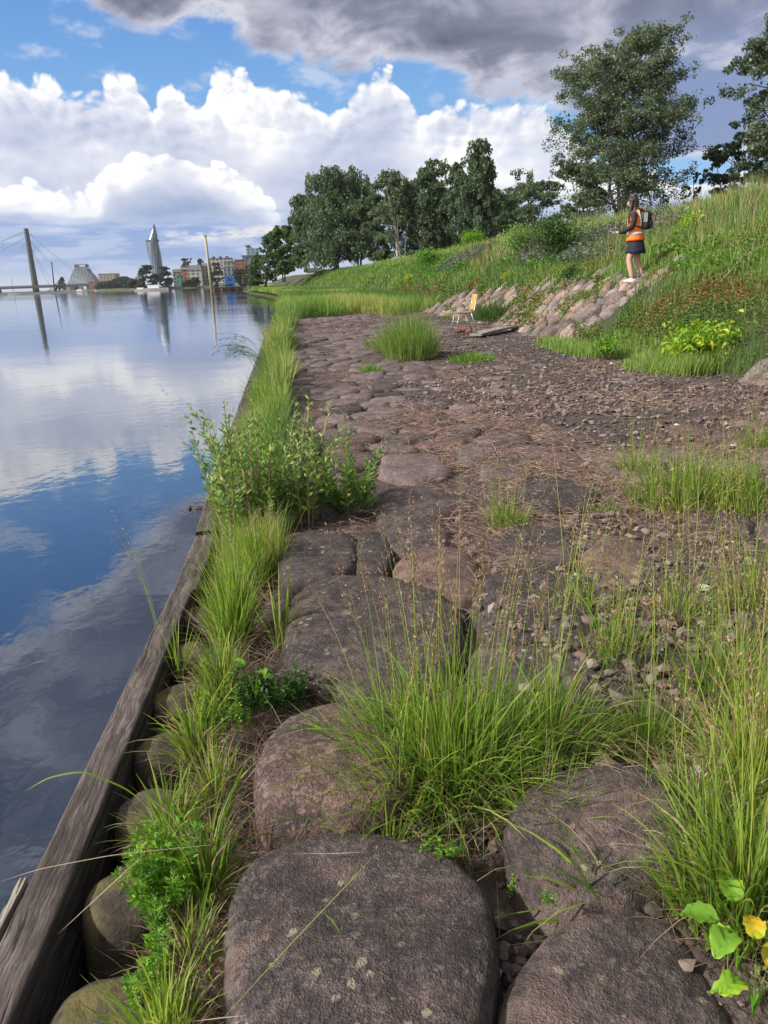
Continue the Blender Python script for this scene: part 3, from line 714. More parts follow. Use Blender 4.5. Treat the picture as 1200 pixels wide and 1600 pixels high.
# ---------------------------------------------------------------- stones set in the slope
def slope_up(y):   # how far up the slope the stones show, by distance along the quay
    return np.interp(y, [5.5, 8, 10, 12, 13.2, 15, 17, 20, 25, 31, 34], [.3, .5, .3, .3, .3, 2.4, 2.2, 1.8, 1.25, .8, .35])
def slope_stones():
    pts = []; y = 6.2
    while y < 34:
        s = .05+RS.uniform(0, .3); sy = .29 if y < 22 else .42
        while s < slope_up(y)*1.12:
            if (y > 12.6 and RS.rand() < .9) or RS.rand() < .5: pts.append((s+RS.uniform(-.12, .12), y+RS.uniform(-.19, .19)-s*.25))
            s += RS.uniform(.36, .66)*(1 if y < 22 else 1.2)
        y += sy
    pts = np.array([q for q in pts if q[1] > 14.25 or q[1] < 11]); n = 0
    for i, (s, y) in enumerate(pts):
        x = toe(y)+s*.82; z = float(zslope(x, y)); dz = (float(zslope(x+.15, y))-float(zslope(x-.15, y)))/.3
        T = nrm([1, 0, dz]); N = nrm([-dz, 0, 1]); Yx = np.array([0, 1., 0])
        dd = np.linalg.norm((pts-[s, y])*[.7, 1], axis=1); nb = np.argsort(dd)[1:9]; planes = []
        for j in nb:
            v = pts[j]-[s, y]; L = np.linalg.norm(v)
            if L > .9: continue
            d3 = T*v[0]+Yx*v[1]; h = min(L/2*1.06, .2 if abs(v[1]) > abs(v[0]) else .36)*RS.uniform(.85, 1.05)
            planes.append((*(d3/L+N*RS.uniform(-.1, .2)), h))
        planes += [(*(T+N*.2), .40), (*(-T+N*.2), .40), (*(Yx+N*.2), .19), (*(-Yx+N*.2), .19)]
        th = .13
        planes += [(*(N+T*RS.uniform(-.25, .1)+Yx*RS.uniform(-.15, .15)), th+RS.uniform(-.01, .05)), (*-N, .12)]
        me = rock_mesh('slope_stone', planes, 3, M_slope if RS.rand() < .55 else M_slopeg, 7, .06, i+900, 3.5, .014, (x, y, z))
        o = obj('slope_stone', me, label='elongated weathered pinkish or grey stone set in the sloping bank', cat='stone', group='stones facing the slope')
        q = np.array([x, y, z])-N*.085; o.location = q; n += 1
        if n >= 298: break
    print('slope stones', n, len(pts))
slope_stones()

# ---------------------------------------------------------------- grass tufts (each tussock one thing)
def panicles(vs, ctr, frac=.28, m=26, L=(.008, .018), W=.0028, spread=.35):
    """little seed-head leaves on the upper end of each stem path ctr (n,seg+1,3)"""
    n, k = ctr.shape[:2]; P, D = [], []
    for i in range(n):
        u = 1-frac*RS.rand(m)**.9; q = u*(k-1); a = np.clip(q.astype(int), 0, k-2); f = (q-a)[:, None]
        p = ctr[i, a]*(1-f)+ctr[i, a+1]*f; d = ctr[i, a+1]-ctr[i, a]; d /= np.linalg.norm(d, axis=1)[:, None]+1e-9
        P.append(p+RS.normal(size=(m, 3))*.004*spread/.35*(1.4-u[:, None])*3); D.append(d+RS.normal(size=(m, 3))*spread)
    P = np.concatenate(P); D = np.concatenate(D)
    V, Fc, T = leafs(P, D, rnd(*L, len(P)), W, None, .2, .2); vs.add(V, Fc, T)
def tuft(px, py, label, n=400, rx=.12, ry=.1, L=(.2, .4), W=(.003, .006), spread=.9, upright=.15, stems=0, SL=(.6, .9), seeds=True, straw=.25, mat=None, lean=(0, 0), tint=(0, .8), zoff=0., name='grass_tuft', gz=None, cat='grass tuft', group='grass tufts on the quay', y=None, seg=6, sw=.0018, strawL=None, stl=.35, sdir=None):
    if gz == 'slope': c = on_slope(px, py); gz = None
    elif y is None: c = at_z(px, py, -.04)
    else: c = at_d(px, py, y)
    c[2] = (float(zgnd(c[0], c[1])) if gz is None else gz)+zoff
    root = empty(name, c, label, cat, group)
    if mat is None: n = int(n*.72); W = (W[0]*1.1, W[1]*1.35)
    def mk(n, L, W, sp, up, bend=1.3, segs=seg):
        x, yy, a = disc(n, rx, ry); az = a+RS.normal(size=n)*.7
        rr = np.sqrt((x/rx)**2+(yy/ry)**2)
        t0 = RS.normal(size=n)*.2+up*rr; t1 = t0+np.abs(RS.normal(size=n))*sp*.8+sp*.35*RS.rand(n)
        dx = np.sin(t1)*np.cos(az)+lean[0]; dy = np.sin(t1)*np.sin(az)+lean[1]
        az = np.arctan2(dy, dx); t1 = np.clip(t1+np.hypot(*lean)*.3, 0, 2.6)
        base = np.stack([x, yy, np.zeros(n)-.02], -1)
        return blades(base, rnd(*L, n)*(1-.45*rr)*(.75+.5*RS.rand(n)**.5), rnd(*W, n), az, t0, t1, segs, RS.normal(size=n)*.8, rnd(*tint, n), bend)
    v = Veg(); V, Fc, T, c1 = mk(n, L, W, spread, upright); v.add(V, Fc, T)
    link(bpy.data.objects.new('blades', v.mesh('blades', mat or G_grass)), root)
    if straw:
        sL = strawL or (L[0]*.5, L[1]*.8)
        v = Veg(); V, Fc, T, _ = mk(int(n*straw*1.35), sL, (W[0]*.5, W[1]*.55), spread*1.5, upright+.5, 1.); v.add(V, Fc, T)
        link(bpy.data.objects.new('dry_blades', v.mesh('dry_blades', G_straw)), root)
    if stems:
        x, yy, a = disc(stems, rx*.8, ry*.8); az = a+RS.normal(size=stems)*.8
        if sdir is not None: az = sdir+RS.normal(size=stems)*.7
        t0 = np.abs(RS.normal(size=stems)*.09); t1 = t0+np.abs(RS.normal(size=stems))*stl+.08
        base = np.stack([x, yy, np.zeros(stems)], -1)
        V, Fc, T, cc = blades(base, rnd(*SL, stems), np.full(stems, sw*1.5), az, t0, t1, 9, RS.normal(size=stems), rnd(.35, .95, stems), 2.2)
        v = Veg(); v.add(V, Fc, T); nf = len(Fc)
        if seeds:
            panicles(v, cc, .20, 34, (.007, .020), .0034, .3)
        me = v.mesh('stems', mat or G_grass); me.materials.append(G_seed)
        mi = np.zeros(len(me.polygons), np.int32); mi[nf:] = 1; me.polygons.foreach_set('material_index', mi)
        link(bpy.data.objects.new('stems', me), root)
    return root
A_ = tuft
A_(700, 1190, 'biggest bright green tuft, between the round pinkish boulder and the low dark one', 2300, .31, .17, (.22, .56), (.003, .0060), 1.15, .4, 70, (.5, .95), straw=.7, stl=.25)
A_(620, 1215, 'green and straw tuft leaning over the round pinkish boulder', 420, .12, .08, (.2, .42), (.0025, .005), 1.2, .5, 6, (.35, .55), straw=1.1, lean=(-.8, -.3))
A_(865, 1165, 'tuft at the back right of the biggest one, blades arching right', 420, .14, .1, (.18, .42), (.0025, .005), 1.2, .4, 16, (.5, .8), straw=.6, lean=(.3, 0))
A_(1015, 1160, 'compact tuft with nodding pinkish seed heads right of the middle', 520, .08, .07, (.12, .30), (.002, .0042), .9, .35, 14, (.35, .60), straw=.9, stl=.9)
A_(1165, 1420, 'tall dense tuft with pale stalks in the lower right corner', 800, .16, .14, (.2, .46), (.003, .006), .9, .25, 46, (.45, .8), straw=.6, lean=(-.25, 0), stl=.3)
A_(1185, 1230, 'tall yellow green tuft with many seed heads at the right edge', 520, .13, .14, (.25, .5), (.003, .006), .6, .15, 52, (.55, 1.0), straw=.7, tint=(.3, 1.), stl=.22)
A_(1130, 1080, 'thin tuft with reddish seed heads behind the lower right tufts', 260, .14, .14, (.2, .42), (.0025, .005), .7, .2, 36, (.4, .75), straw=.8, stl=.3)
A_(960, 1020, 'sparse tuft of long yellow green stalks over the rubble', 120, .12, .12, (.2, .4), (.0025, .005), .8, .2, 18, (.5, .8), straw=.5, stl=.3)
A_(1075, 790, 'round pale green tussock in the rubble on the right', 1100, .34, .26, (.2, .5), (.004, .007), .7, .2, 50, (.4, .6), straw=.6, stl=.5)
A_(1170, 800, 'tall tussock at the right edge beside the round one', 420, .2, .2, (.25, .5), (.004, .007), .6, .15, 30, (.5, .8), straw=.6)
A_(792, 822, 'small bright tuft between the flat boulders', 260, .12, .10, (.12, .30), (.003, .0055), .7, .2, 22, (.3, .5), straw=.5, stl=.3)
A_(950, 792, 'tiny low bright tuft left of the round tussock', 160, .09, .07, (.05, .12), (.004, .006), 1., .4, 0, straw=.2, seeds=False)
A_(960, 1390, 'blades reaching left across the low dark boulder', 70, .05, .05, (.3, .5), (.004, .007), 1.2, .5, 0, straw=.5, lean=(-1.2, .15))
# strip along the timber
g2 = 'grass tufts growing between the log heads and the boulders'
def St(px, py, label, *a, **k): k.setdefault('group', g2); k.setdefault('gz', -.14); return tuft(px, py, label, *a, **k)
St(250, 1590, 'nearest tuft with orange brown stalks beside the nearest log head', 260, .05, .08, (.12, .27), (.003, .006), .8, .3, 0, straw=.8, tint=(.2, .9), seeds=False)
St(290, 1450, 'straw tussock lying against the large flat front boulder', 90, .05, .12, (.12, .25), (.003, .005), .9, .4, 0, straw=3.5, seeds=False)
St(262, 1265, 'tuft with one long blade arching out over the water', 200, .05, .1, (.14, .30), (.003, .006), 1.0, .4, 0, straw=1.5, lean=(.05, 0), seeds=False)
St(330, 1200, 'straw and green tuft left of the round pinkish boulder', 170, .06, .12, (.12, .26), (.003, .005), .9, .3, 0, straw=2.4, seeds=False)
St(340, 1050, 'straw coloured tuft left of the dark herb patch', 200, .06, .12, (.14, .30), (.003, .006), .8, .3, 0, straw=3, seeds=False)
St(362, 965, 'tall upright bright green tuft below the leafy shrub', 560, .07, .16, (.28, .48), (.0035, .0065), .35, .1, 8, (.5, .7), straw=.6, stl=.2)
St(395, 880, 'second upright green tuft under the leafy shrub', 420, .08, .2, (.25, .42), (.0035, .0065), .4, .1, 0, straw=.7, seeds=False)
St(440, 985, 'few broad blades standing beside the long grey brown boulder', 26, .03, .05, (.3, .5), (.006, .010), .35, .1, 0, straw=.4, seeds=False)
St(275, 1010, 'thin blades growing through the gap beside the beam', 24, .03, .05, (.2, .38), (.003, .005), .5, .2, 0, straw=.3, seeds=False)
St(425, 645, 'tall pale tuft behind the leafy shrub', 480, .15, .5, (.25, .5), (.005, .009), .5, .15, 14, (.5, .7), straw=.6)
St(438, 590, 'reed tuft with drooping dark plumes hanging over the water', 600, .16, .6, (.4, .75), (.007, .013), .7, .15, 0, straw=.5, mat=G_meadow, tint=(0, .7), seeds=False)
St(428, 618, 'orange brown dry stalks at the foot of the reed tuft', 60, .10, .25, (.3, .5), (.006, .010), .3, .05, 0, straw=4, seeds=False)
St(444, 545, 'dense dark green reed tuft on the quay edge', 700, .2, .9, (.4, .8), (.008, .015), .6, .15, 0, straw=.3, mat=G_meadow, tint=(0, .75), seeds=False)
St(450, 512, 'bright reed tuft beyond the dark one', 700, .25, 1.8, (.5, .95), (.010, .018), .5, .15, 0, straw=.3, mat=G_meadow, seeds=False, gz=-.05)
St(455, 486, 'far yellow green tuft along the quay edge', 700, .3, 3.5, (.5, .95), (.014, .024), .5, .15, 0, straw=.3, mat=G_meadow, seeds=False, gz=-.05)
for k, (px, py, lab) in enumerate([(318, 1330, 'tuft beside the far side of the mossy log head'), (305, 1130, 'tuft in front of the straw coloured one by the herb patch'), (345, 1030, 'tuft overhanging the small log heads'), (368, 905, 'tuft at the shrub foot by the beam joint'), (418, 700, 'tuft hidden in the back of the leafy shrub'), (430, 760, 'grass growing through the right side of the shrub')]):
    St(px, py, lab, 150, .05, .10, (.14, .36), (.003, .006), .8, .25, 0, straw=1.8, seeds=False)
def strip():
    n = 30000; y = 3.6*(46/3.6)**RS.rand(n); x = rnd(-.56, -.14, n); L = rnd(.2, .62, n)*(.6+.6*np.clip(fbm(xyz(x*2, y*1.1), 3, 91)+.5, 0, 1.3))
    k = RS.rand(n) < np.clip(.6+fbm(xyz(x*1.5, y*.9, 4.), 3, 95)*2.8, .08, 1); x, y, L = x[k], y[k], L[k]; n = len(x)
    V, Fc, T, _ = blades(np.stack([x, y, zgnd(x, y)], -1), L*np.interp(y, [3, 10], [.6, 1]), .0011*np.clip(y, 4, 40), rnd(0, 6.28, n), np.abs(RS.normal(size=n))*.2, np.abs(RS.normal(size=n))*.55+.15, 4, RS.normal(size=n), np.clip(rnd(0, .9, n)+fbm(xyz(x*1.5, y*.5), 3, 93)*.7, 0, 1), 1.6)
    obj('edge_grass', mesh('edge_grass', V, Fc, G_meadow, True, T), label='shaggy continuous grass growing all along behind the timber edge', cat='grass', kind='stuff')
strip()
for k, (px, py, n, lab) in enumerate([(1100, 1290, 260, 'straw rich tuft between the low dark boulder and the right edge'), (1060, 960, 160, 'dry pinkish tuft in the rubble behind the compact one'), (1180, 940, 240, 'tall mixed green and dry tuft at the right edge in the rubble'), (905, 950, 90, 'sparse blades rising from the sunken boulders'), (990, 740, 220, 'low bright tuft left behind the round tussock'), (1185, 700, 200, 'dry tuft near the right edge behind the tussocks'), (850, 1250, 300, 'flattened straw tuft at the right foot of the biggest one'), (600, 1285, 160, 'straws spread at the left foot of the biggest tuft')]):
    tuft(px, py, lab, n, .12, .10, (.15, .42), (.0025, .005), 1.0, .35, 12 if k < 6 else 0, (.4, .8), straw=1.6, stl=.5)
# drooping plumes over the water
def plumes():
    c = at_z(418, 592, -.05); n = 26
    base = np.stack([rnd(-.1, .1, n), rnd(-.5, .5, n), np.zeros(n)], -1)
    V, Fc, T, cc = blades(base, rnd(.75, 1.1, n), np.full(n, .014), math.pi+RS.normal(size=n)*.35, rnd(.1, .4, n), rnd(1.7, 2.3, n), 10, None, rnd(0, .4, n), 1.4)
    root = empty('reed_plumes', c, 'arching dark reed stalks hanging out over the water', 'reeds')
    v = Veg(); v.add(V, Fc, T); link(bpy.data.objects.new('stalks', v.mesh('stalks', G_meadow)), root)
    v = Veg(); panicles(v, cc, .4, 40, (.03, .07), .004, .25); link(bpy.data.objects.new('plumes', v.mesh('plumes', G_dark)), root)
plumes()
gm = 'grass clumps on the far part of the paving'
def Mt(px, py, label, *a, **k): k.setdefault('group', gm); k.setdefault('mat', G_meadow); k.setdefault('seeds', False); return tuft(px, py, label, *a, **k)
Mt(640, 560, 'tall green grass clump standing in the middle of the paving', 1500, .48, .8, (.45, 1.0), (.007, .013), .35, .15, 60, (.75, 1.05), straw=.3, seeds=True)
Mt(610, 548, 'lower green clump left of the tall one', 600, .5, .7, (.25, .55), (.007, .012), .6, .2, 0, straw=.2)
Mt(578, 583, 'small round green clump in front of the tall one', 300, .22, .22, (.08, .2), (.006, .01), .7, .3, 0, straw=.1, mat=G_herb)
Mt(738, 566, 'low leafy green clump right of the tall one', 500, .42, .4, (.1, .24), (.007, .012), .7, .3, 0, straw=.2, mat=G_herb)
Mt(775, 498, 'dark blue green clump at the foot of the stone slope', 1100, .75, .8, (.35, .75), (.010, .018), .7, .3, 0, straw=.2, mat=G_dark, tint=(.3, 1), gz='slope')
Mt(700, 500, 'thin dry clump beside the yellow chair', 80, .2, .2, (.2, .4), (.008, .012), .5, .2, 0, straw=2)

# leafy herbs -------------------------------------------------------
def herb(px, py, label, mat, nst=14, hgt=(.15, .3), rx=.08, ry=.1, leafL=(.02, .05), leafW=.4, per=16, gz=-.1, y=None, name='leafy_herb', cat='herb', group=None, tilt=.45, lobes=0, stemmat=None, tint=(0, 1), up=.55):
    c = at_z(px, py, gz+.04) if y is None else at_d(px, py, y)
    if gz is None: c[2] = float(zgnd(c[0], c[1]))
    elif y is None: c[2] = gz
    root = empty(name, c, label, cat, group)
    x, yy, a = disc(nst, rx, ry); az = a+RS.normal(size=nst)*.6
    V, Fc, T, cc = blades(np.stack([x, yy, np.zeros(nst)], -1), rnd(*hgt, nst), np.full(nst, .0035 if hgt[1] < .6 else .012), az, RS.rand(nst)*.2, RS.rand(nst)*tilt+.1, 7, None, rnd(.1, .6, nst))
    v = Veg(); v.add(V, Fc, T); link(bpy.data.objects.new('stems', v.mesh('stems', stemmat or mat)), root)
    P, D, Ls = [], [], []
    for i in range(nst):
        u = np.linspace(.2, 1, per)+RS.normal(size=per)*.02; q = np.clip(u, 0, 1)*7; k = np.clip(q.astype(int), 0, 6); f = (q-k)[:, None]
        p = cc[i, k]*(1-f)+cc[i, k+1]*f; d = cc[i, k+1]-cc[i, k]; d /= np.linalg.norm(d, axis=1)[:, None]+1e-9
        ang = np.arange(per)*2.4+RS.rand()*6; out = np.stack([np.cos(ang), np.sin(ang), np.zeros(per)], -1)
        P.append(p); D.append(out*(1-u[:, None]*.35)+d*up); Ls.append(rnd(*leafL, per)*(1.25-.6*u))
    P = np.concatenate(P); D = np.concatenate(D); Ls = np.concatenate(Ls)
    v = Veg(); V, Fc, T = leafs(P, D, Ls, Ls*leafW, rnd(*tint, len(P)), .15); v.add(V, Fc, T)
    if lobes:
        Dn = D/np.linalg.norm(D, axis=1)[:, None]; Sd = np.cross(Dn, [0, 0, 1.])
        for k in range(lobes):
            for sg in (-1, 1):
                o = .25+.5*k/max(1, lobes)
                V, Fc, T = leafs(P+Dn*Ls[:, None]*o, Dn*.6+Sd*sg, Ls*.5, Ls*leafW*.5, rnd(*tint, len(P)), .1); v.add(V, Fc, T)
    link(bpy.data.objects.new('leaves', v.mesh('leaves', mat)), root)
    return root
herb(262, 1395, 'bright mugwort like herb with notched leaves above the mossy log head', G_herb, 22, (.10, .24), .05, .09, (.025, .05), .3, 18, -.14, lobes=2)
herb(240, 1530, 'small notched leaf herb beside the nearest tuft', G_herb, 10, (.08, .16), .04, .06, (.02, .045), .3, 14, -.14, lobes=2)
herb(345, 1120, 'small leafed light green herb patch left of the dark one', G_herb, 40, (.06, .16), .10, .10, (.01, .022), .7, 16, -.13)
herb(425, 1085, 'dark green parsley like patch in front of the long grey brown boulder', G_dark, 70, (.06, .15), .12, .07, (.015, .03), .6, 14, -.10, lobes=1)
herb(812, 1375, 'tiny green rosette in the gap right of the large flat boulder', G_herb, 8, (.03, .08), .05, .03, (.01, .02), .5, 10, -.12, lobes=1)
herb(690, 1330, 'tiny green herb at the foot of the biggest tuft', G_herb, 14, (.04, .09), .07, .03, (.012, .022), .5, 10, -.05, lobes=1)
herb(862, 1395, 'single small green sprig on the low dark boulder', G_herb, 3, (.03, .05), .015, .01, (.01, .018), .5, 9, .02, lobes=1)
def broadleaf(px, py, label, nl, L, mat, gz=-.08, tint=(.3, .9), hgt=.14, name='broad_leaved_plant', y=None):
    c = at_z(px, py, gz); root = empty(name, c, label, 'plant')
    v = Veg(); st = Veg(); nu, nv = 12, 7
    for i in range(nl):
        az = i*2.4+RS.rand()*.6; h = hgt*RS.uniform(.5, 1.2); l = L*RS.uniform(.75, 1.2); el0 = RS.uniform(.2, .9)
        V, Fc, T, cc = blades(np.zeros((1, 3)), np.array([h]), np.array([.005]), np.array([az]), np.array([.1]), np.array([.6]), 5, None, np.array([.5])); st.add(V, Fc, T); p0 = cc[0, -1]
        u = np.linspace(0, 1, nu); w = l*.31*np.sin(np.pi*np.clip(u, 0, 1)**.8)**.85*(1+.05*np.sin(u*40)); ang = el0-u*1.1
        r = np.cumsum(np.cos(ang))*l/nu; z = np.cumsum(np.sin(ang))*l/nu; s = np.linspace(-1, 1, nv)
        X = r[:, None]*math.cos(az)-w[:, None]*s*math.sin(az); Y_ = r[:, None]*math.sin(az)+w[:, None]*s*math.cos(az); Z = z[:, None]+np.abs(s)*w[:, None]*.35+np.sin(u*9+i)[:, None]*np.abs(s)*l*.03
        Z = Z+.004*np.cos(u[:, None]*45-np.abs(s)*6)
        V = np.stack([X, Y_, Z], -1).reshape(-1, 3)+p0
        edge = np.clip(RS.uniform(*tint)+(np.abs(s)[None]*.25+fbm(V*40, 3, i).reshape(nu, nv)*.5), 0, 1).ravel()
        v.add(V, grid_faces(nu, nv), edge)
    link(bpy.data.objects.new('stems', st.mesh('stems', G_herb)), root); link(bpy.data.objects.new('leaves', v.mesh('leaves', mat)), root)
broadleaf(1175, 1590, 'broad leaved plant with yellowing leaves in the lower right corner', 7, .075, G_yellow, -.03, (.1, .8), .12)
broadleaf(1150, 1520, 'broad fresh green leaves beside the yellowing plant', 5, .075, G_herb, -.02, (.4, 1.), .16)
broadleaf(400, 1095, 'two broad pale green leaves rising over the dark patch', 3, .06, G_herb, -.05, (.3, .8), .12)
# the leafy shrub beside the beam: three stems' worth of upright shoots
def shrub(px, py, label, nst, hgt, rx, ry, gz=-.1):
    r_ = herb(px, py, label, G_willow, nst, (hgt[0]*.8, hgt[1]*1.2), rx, ry, (.04, .085), .30, 34, gz, name='leafy_shrub', cat='shrub', group='leafy shrubs by the beam', stemmat=G_straw, tilt=.6, up=.9)
    return r_
shrub(400, 820, 'large leafy willow like shrub at the beam, left and widest', 60, (.35, .68), .24, .22)
shrub(470, 810, 'upright middle shrub with pale shoot tips', 46, (.38, .66), .16, .20)
shrub(548, 800, 'lower darker shrub at the right, over the dark gap', 26, (.25, .46), .13, .10)
shrub(360, 770, 'outer part of shrubbery leaning over the beam', 18, (.3, .6), .09, .12)
def tallseed(px, py, label, n, L, leanx=-.6, gz=-.1, r=.05, droop=.9):
    c = at_z(px, py, gz); root = empty('seeding_grass', c, label, 'tall grass')
    base = np.stack([RS.normal(size=n)*r, RS.normal(size=n)*r, np.zeros(n)], -1)
    V, Fc, T, cc = blades(base, rnd(*L, n), np.full(n, .0022), (math.pi if leanx < 0 else 0)+RS.normal(size=n)*.6, rnd(0, .25, n), rnd(.3, droop, n), 10, None, rnd(.5, 1, n), 1.8)
    v = Veg(); v.add(V, Fc, T); nf = len(Fc); panicles(v, cc, .3, 34, (.006, .016), .003, .5)
    me = v.mesh('stalks', G_grass); me.materials.append(G_seed); mi = np.zeros(len(me.polygons), np.int32); mi[nf:] = 1; me.polygons.foreach_set('material_index', mi)
    link(bpy.data.objects.new('stalks', me), root)
tallseed(345, 800, 'thin seeding stalks leaning over the water above the iron bolt', 7, (.5, .95))
tallseed(250, 985, 'fine stalks with sparse heads out over the water by the front beam', 5, (.35, .62), r=.02, gz=-.08)
tallseed(1190, 1000, 'long pale bent stalks crossing the right side', 16, (.6, 1.15), -1, -.05, .15, .6)
tallseed(1160, 1300, 'very tall green stalks with heads at the right edge of the photo', 16, (.8, 1.2), -1, -.05, .12, .35)
tallseed(1090, 1130, 'tall pinkish stalks rising over the rubble on the right', 12, (.6, .95), 1, -.05, .14, .4)
tallseed(1180, 860, 'tall dry stalks behind the right tussocks', 16, (.7, 1.1), -1, -.03, .25, .4)
tallseed(930, 1060, 'thin pinkish stalks right of the sunken boulders', 9, (.45, .75), 1, -.05, .14, .5)
tallseed(820, 1130, 'tall thin stalks rising from the back of the biggest tuft', 14, (.6, .95), 1, -.05, .16, .5)
tallseed(690, 1130, 'tall thin stalks over the long grey brown boulder', 12, (.5, .85), -1, -.05, .14, .45)

# long single blades and straws lying across
def strand(name, label, pts, w, mat, cat, tint=.6):
    P = np.array([at_d(*p) for p in pts]); 
    q = np.linspace(0, len(P)-1, 24); Q = np.stack([np.interp(q, np.arange(len(P)), P[:, k]) for k in range(3)], -1)
    for _ in range(3): Q[1:-1] = (Q[:-2]+Q[1:-1]*2+Q[2:])/4
    T = np.gradient(Q, axis=0); Sx = np.cross(T, [0, 0, 1.]); Sx /= np.linalg.norm(Sx, axis=1)[:, None]+1e-9
    wd = w*np.clip(np.sin(np.linspace(.25, math.pi, 24)), .05, 1)[:, None]/2
    V = np.stack([Q-Sx*wd, Q+Sx*wd+[0, 0, w*.15]], 1).reshape(-1, 3); c = V.mean(0)
    o = obj(name, mesh(name, V-c, grid_faces(24, 2), mat, True, np.full(len(V), tint)), label=label, cat=cat); o.location = c
strand('arching_grass', 'long green blade arching out over the water', [(255, 1290, 1.62), (205, 1235, 1.60), (130, 1204, 1.58), (75, 1215, 1.56), (40, 1236, 1.54)], .006, G_grass, 'grass blade')
strand('straw', 'thin pale straw crossing the front beam to the water', [(330, 1320, 1.5), (180, 1335, 1.46), (60, 1358, 1.42), (0, 1378, 1.40)], .0022, G_straw, 'straw', .8)
strand('straw', 'thin straw lying across the mossy log head', [(225, 1335, 1.43), (160, 1395, 1.38), (90, 1460, 1.33)], .002, G_straw, 'straw', .6)
strand('grass_stalk', 'long thin stalk crossing the large flat front boulder', [(350, 1590, .98), (440, 1490, 1.1), (540, 1385, 1.25), (600, 1320, 1.33)], .0022, G_grass, 'grass stalk', .8)
strand('straw', 'pale straw at the far edge of the large flat front boulder', [(455, 1333, 1.50), (520, 1334, 1.5), (590, 1330, 1.48)], .0025, G_straw, 'straw', .95)
strand('straw', 'pale straw on the low dark boulder', [(790, 1478, 1.25), (900, 1462, 1.27), (980, 1452, 1.28)], .0025, G_straw, 'straw', .9)
strand('arching_grass', 'short green blade lying on the large flat front boulder', [(500, 1420, 1.26), (520, 1440, 1.24), (536, 1465, 1.21)], .004, G_grass, 'grass blade', .6)
strand('straw', 'short straw at the bottom edge of the large flat boulder', [(300, 1596, 1.06), (350, 1590, 1.06), (393, 1586, 1.06)], .0024, G_straw, 'straw', .9)

# straw litter ------------------------------------------------------
def litter(name, n, xs, ys, label, L=(.03, .14), W=(.001, .0022), dens=None, mat=None, zup=.02, tilt=.25):
    x = rnd(*xs, n); y = ys[0]*(ys[1]/ys[0])**RS.rand(n)
    if dens is not None: k = RS.rand(n) < dens(x, y); x, y = x[k], y[k]; n = len(x)
    w = rnd(*W, n)*np.clip(y/3, .8, 4); base = np.stack([x, y, zgnd(x, y)+zup+RS.rand(n)*.02], -1)
    V, Fc, T, _ = blades(base, rnd(*L, n), w, rnd(0, 6.28, n), rnd(1.57-tilt*2, 1.57, n), rnd(1.3, 1.8, n), 3, RS.normal(size=n), rnd(.1, 1, n))
    obj(name, mesh(name, V, Fc, mat or G_litter, True, T), label=label, cat='straw', kind='stuff')
litter('straw_litter', 60000, (.0, 3.6), (3.2, 12), 'dead pinkish straw scattered over the middle of the paving', (.03, .16), (.0010, .0020),
       lambda x, y: np.clip(fbm(xyz(x*1.1, y*.6, 7.), 3, 21)*1.6+.35-np.abs(x-.8)*.08, 0, 1))
litter('front_straw', 5000, (-.15, 1.3), (1.15, 3.2), 'dead matted straw around the front tufts', (.06, .22), (.0010, .0020), lambda x, y: np.clip(np.exp(-((x-.22)**2/.06+(y-1.9)**2/.10))+.5*np.exp(-((x-.85)**2/.05+(y-1.75)**2/.1))+.03, 0, 1), G_straw, .05, .5)
litter('edge_straw', 9000, (-.5, -.16), (.9, 8), 'dead straw lying between the log heads and the boulders', (.06, .2), (.0012, .0026), None, None, .03, .45)
litter('right_straw', 30000, (.5, 5.2), (1.2, 11), 'dry straw caught in the rubble on the right', (.04, .2), (.0010, .0020),
       lambda x, y: np.clip(fbm(xyz(x*1.4, y*.8, 3.), 3, 31)*1.8+.15, 0, 1), None, .03, .4)

# ---------------------------------------------------------------- slope vegetation
def stones_free(x, y):      # 1 where plants may grow, 0 on the bare stone facing
    s = (x-toe(y))/.82; up = slope_up(y)+fbm(xyz(x*1.1, y*.5), 3, 41)*.8-.1
    return np.where((y > 13.9+1.2*fbm(xyz(x*1.5, y, 1.), 2, 3)) & (s < up), 0., 1.)
def scatter(n, d0, d1, y0, y1):
    y = y0*(y1/y0)**RS.rand(n); x = toe(y)+rnd(d0, d1, n); return x, y
def stone_weeds(): pass
def field(name, label, n, d0, d1, y0, y1, Lh, wk, mat, dens=None, tintf=None, sp=.45, kind='grass', zf=None, seg=4, free=True):
    x, y = scatter(n, d0, d1, y0, y1)
    p = np.ones(n)
    if free: p = p*np.maximum(stones_free(x, y), .22*(fbm(xyz(x*1.8, y*1.0), 2, 43) > .2)+.02)
    if dens is not None: p = p*dens(x, y)
    k = RS.rand(n) < p; x, y = x[k], y[k]; n = len(x)
    z = zslope(x, y) if zf is None else zf(x, y)
    clump = .75+.5*fbm(xyz(x*1.3, y*.8), 3, 55)
    L = rnd(*Lh, n)*np.clip(clump, .35, 1.5)
    t = rnd(.0, .62, n)+fbm(xyz(x*.5, y*.25), 3, 61)*.35 if tintf is None else tintf(x, y, n)
    V, Fc, T, cc = blades(np.stack([x, y, z-.03], -1), L, wk*np.clip(y, 4, 60)*rnd(.6, 1.3, n), rnd(0, 6.28, n), np.abs(RS.normal(size=n))*.18, np.abs(RS.normal(size=n))*sp+.15, seg, RS.normal(size=n), np.clip(t, 0, 1), 1.6)
    obj(name, mesh(name, V, Fc, mat, True, T), label=label, cat=kind, kind='stuff'); return cc
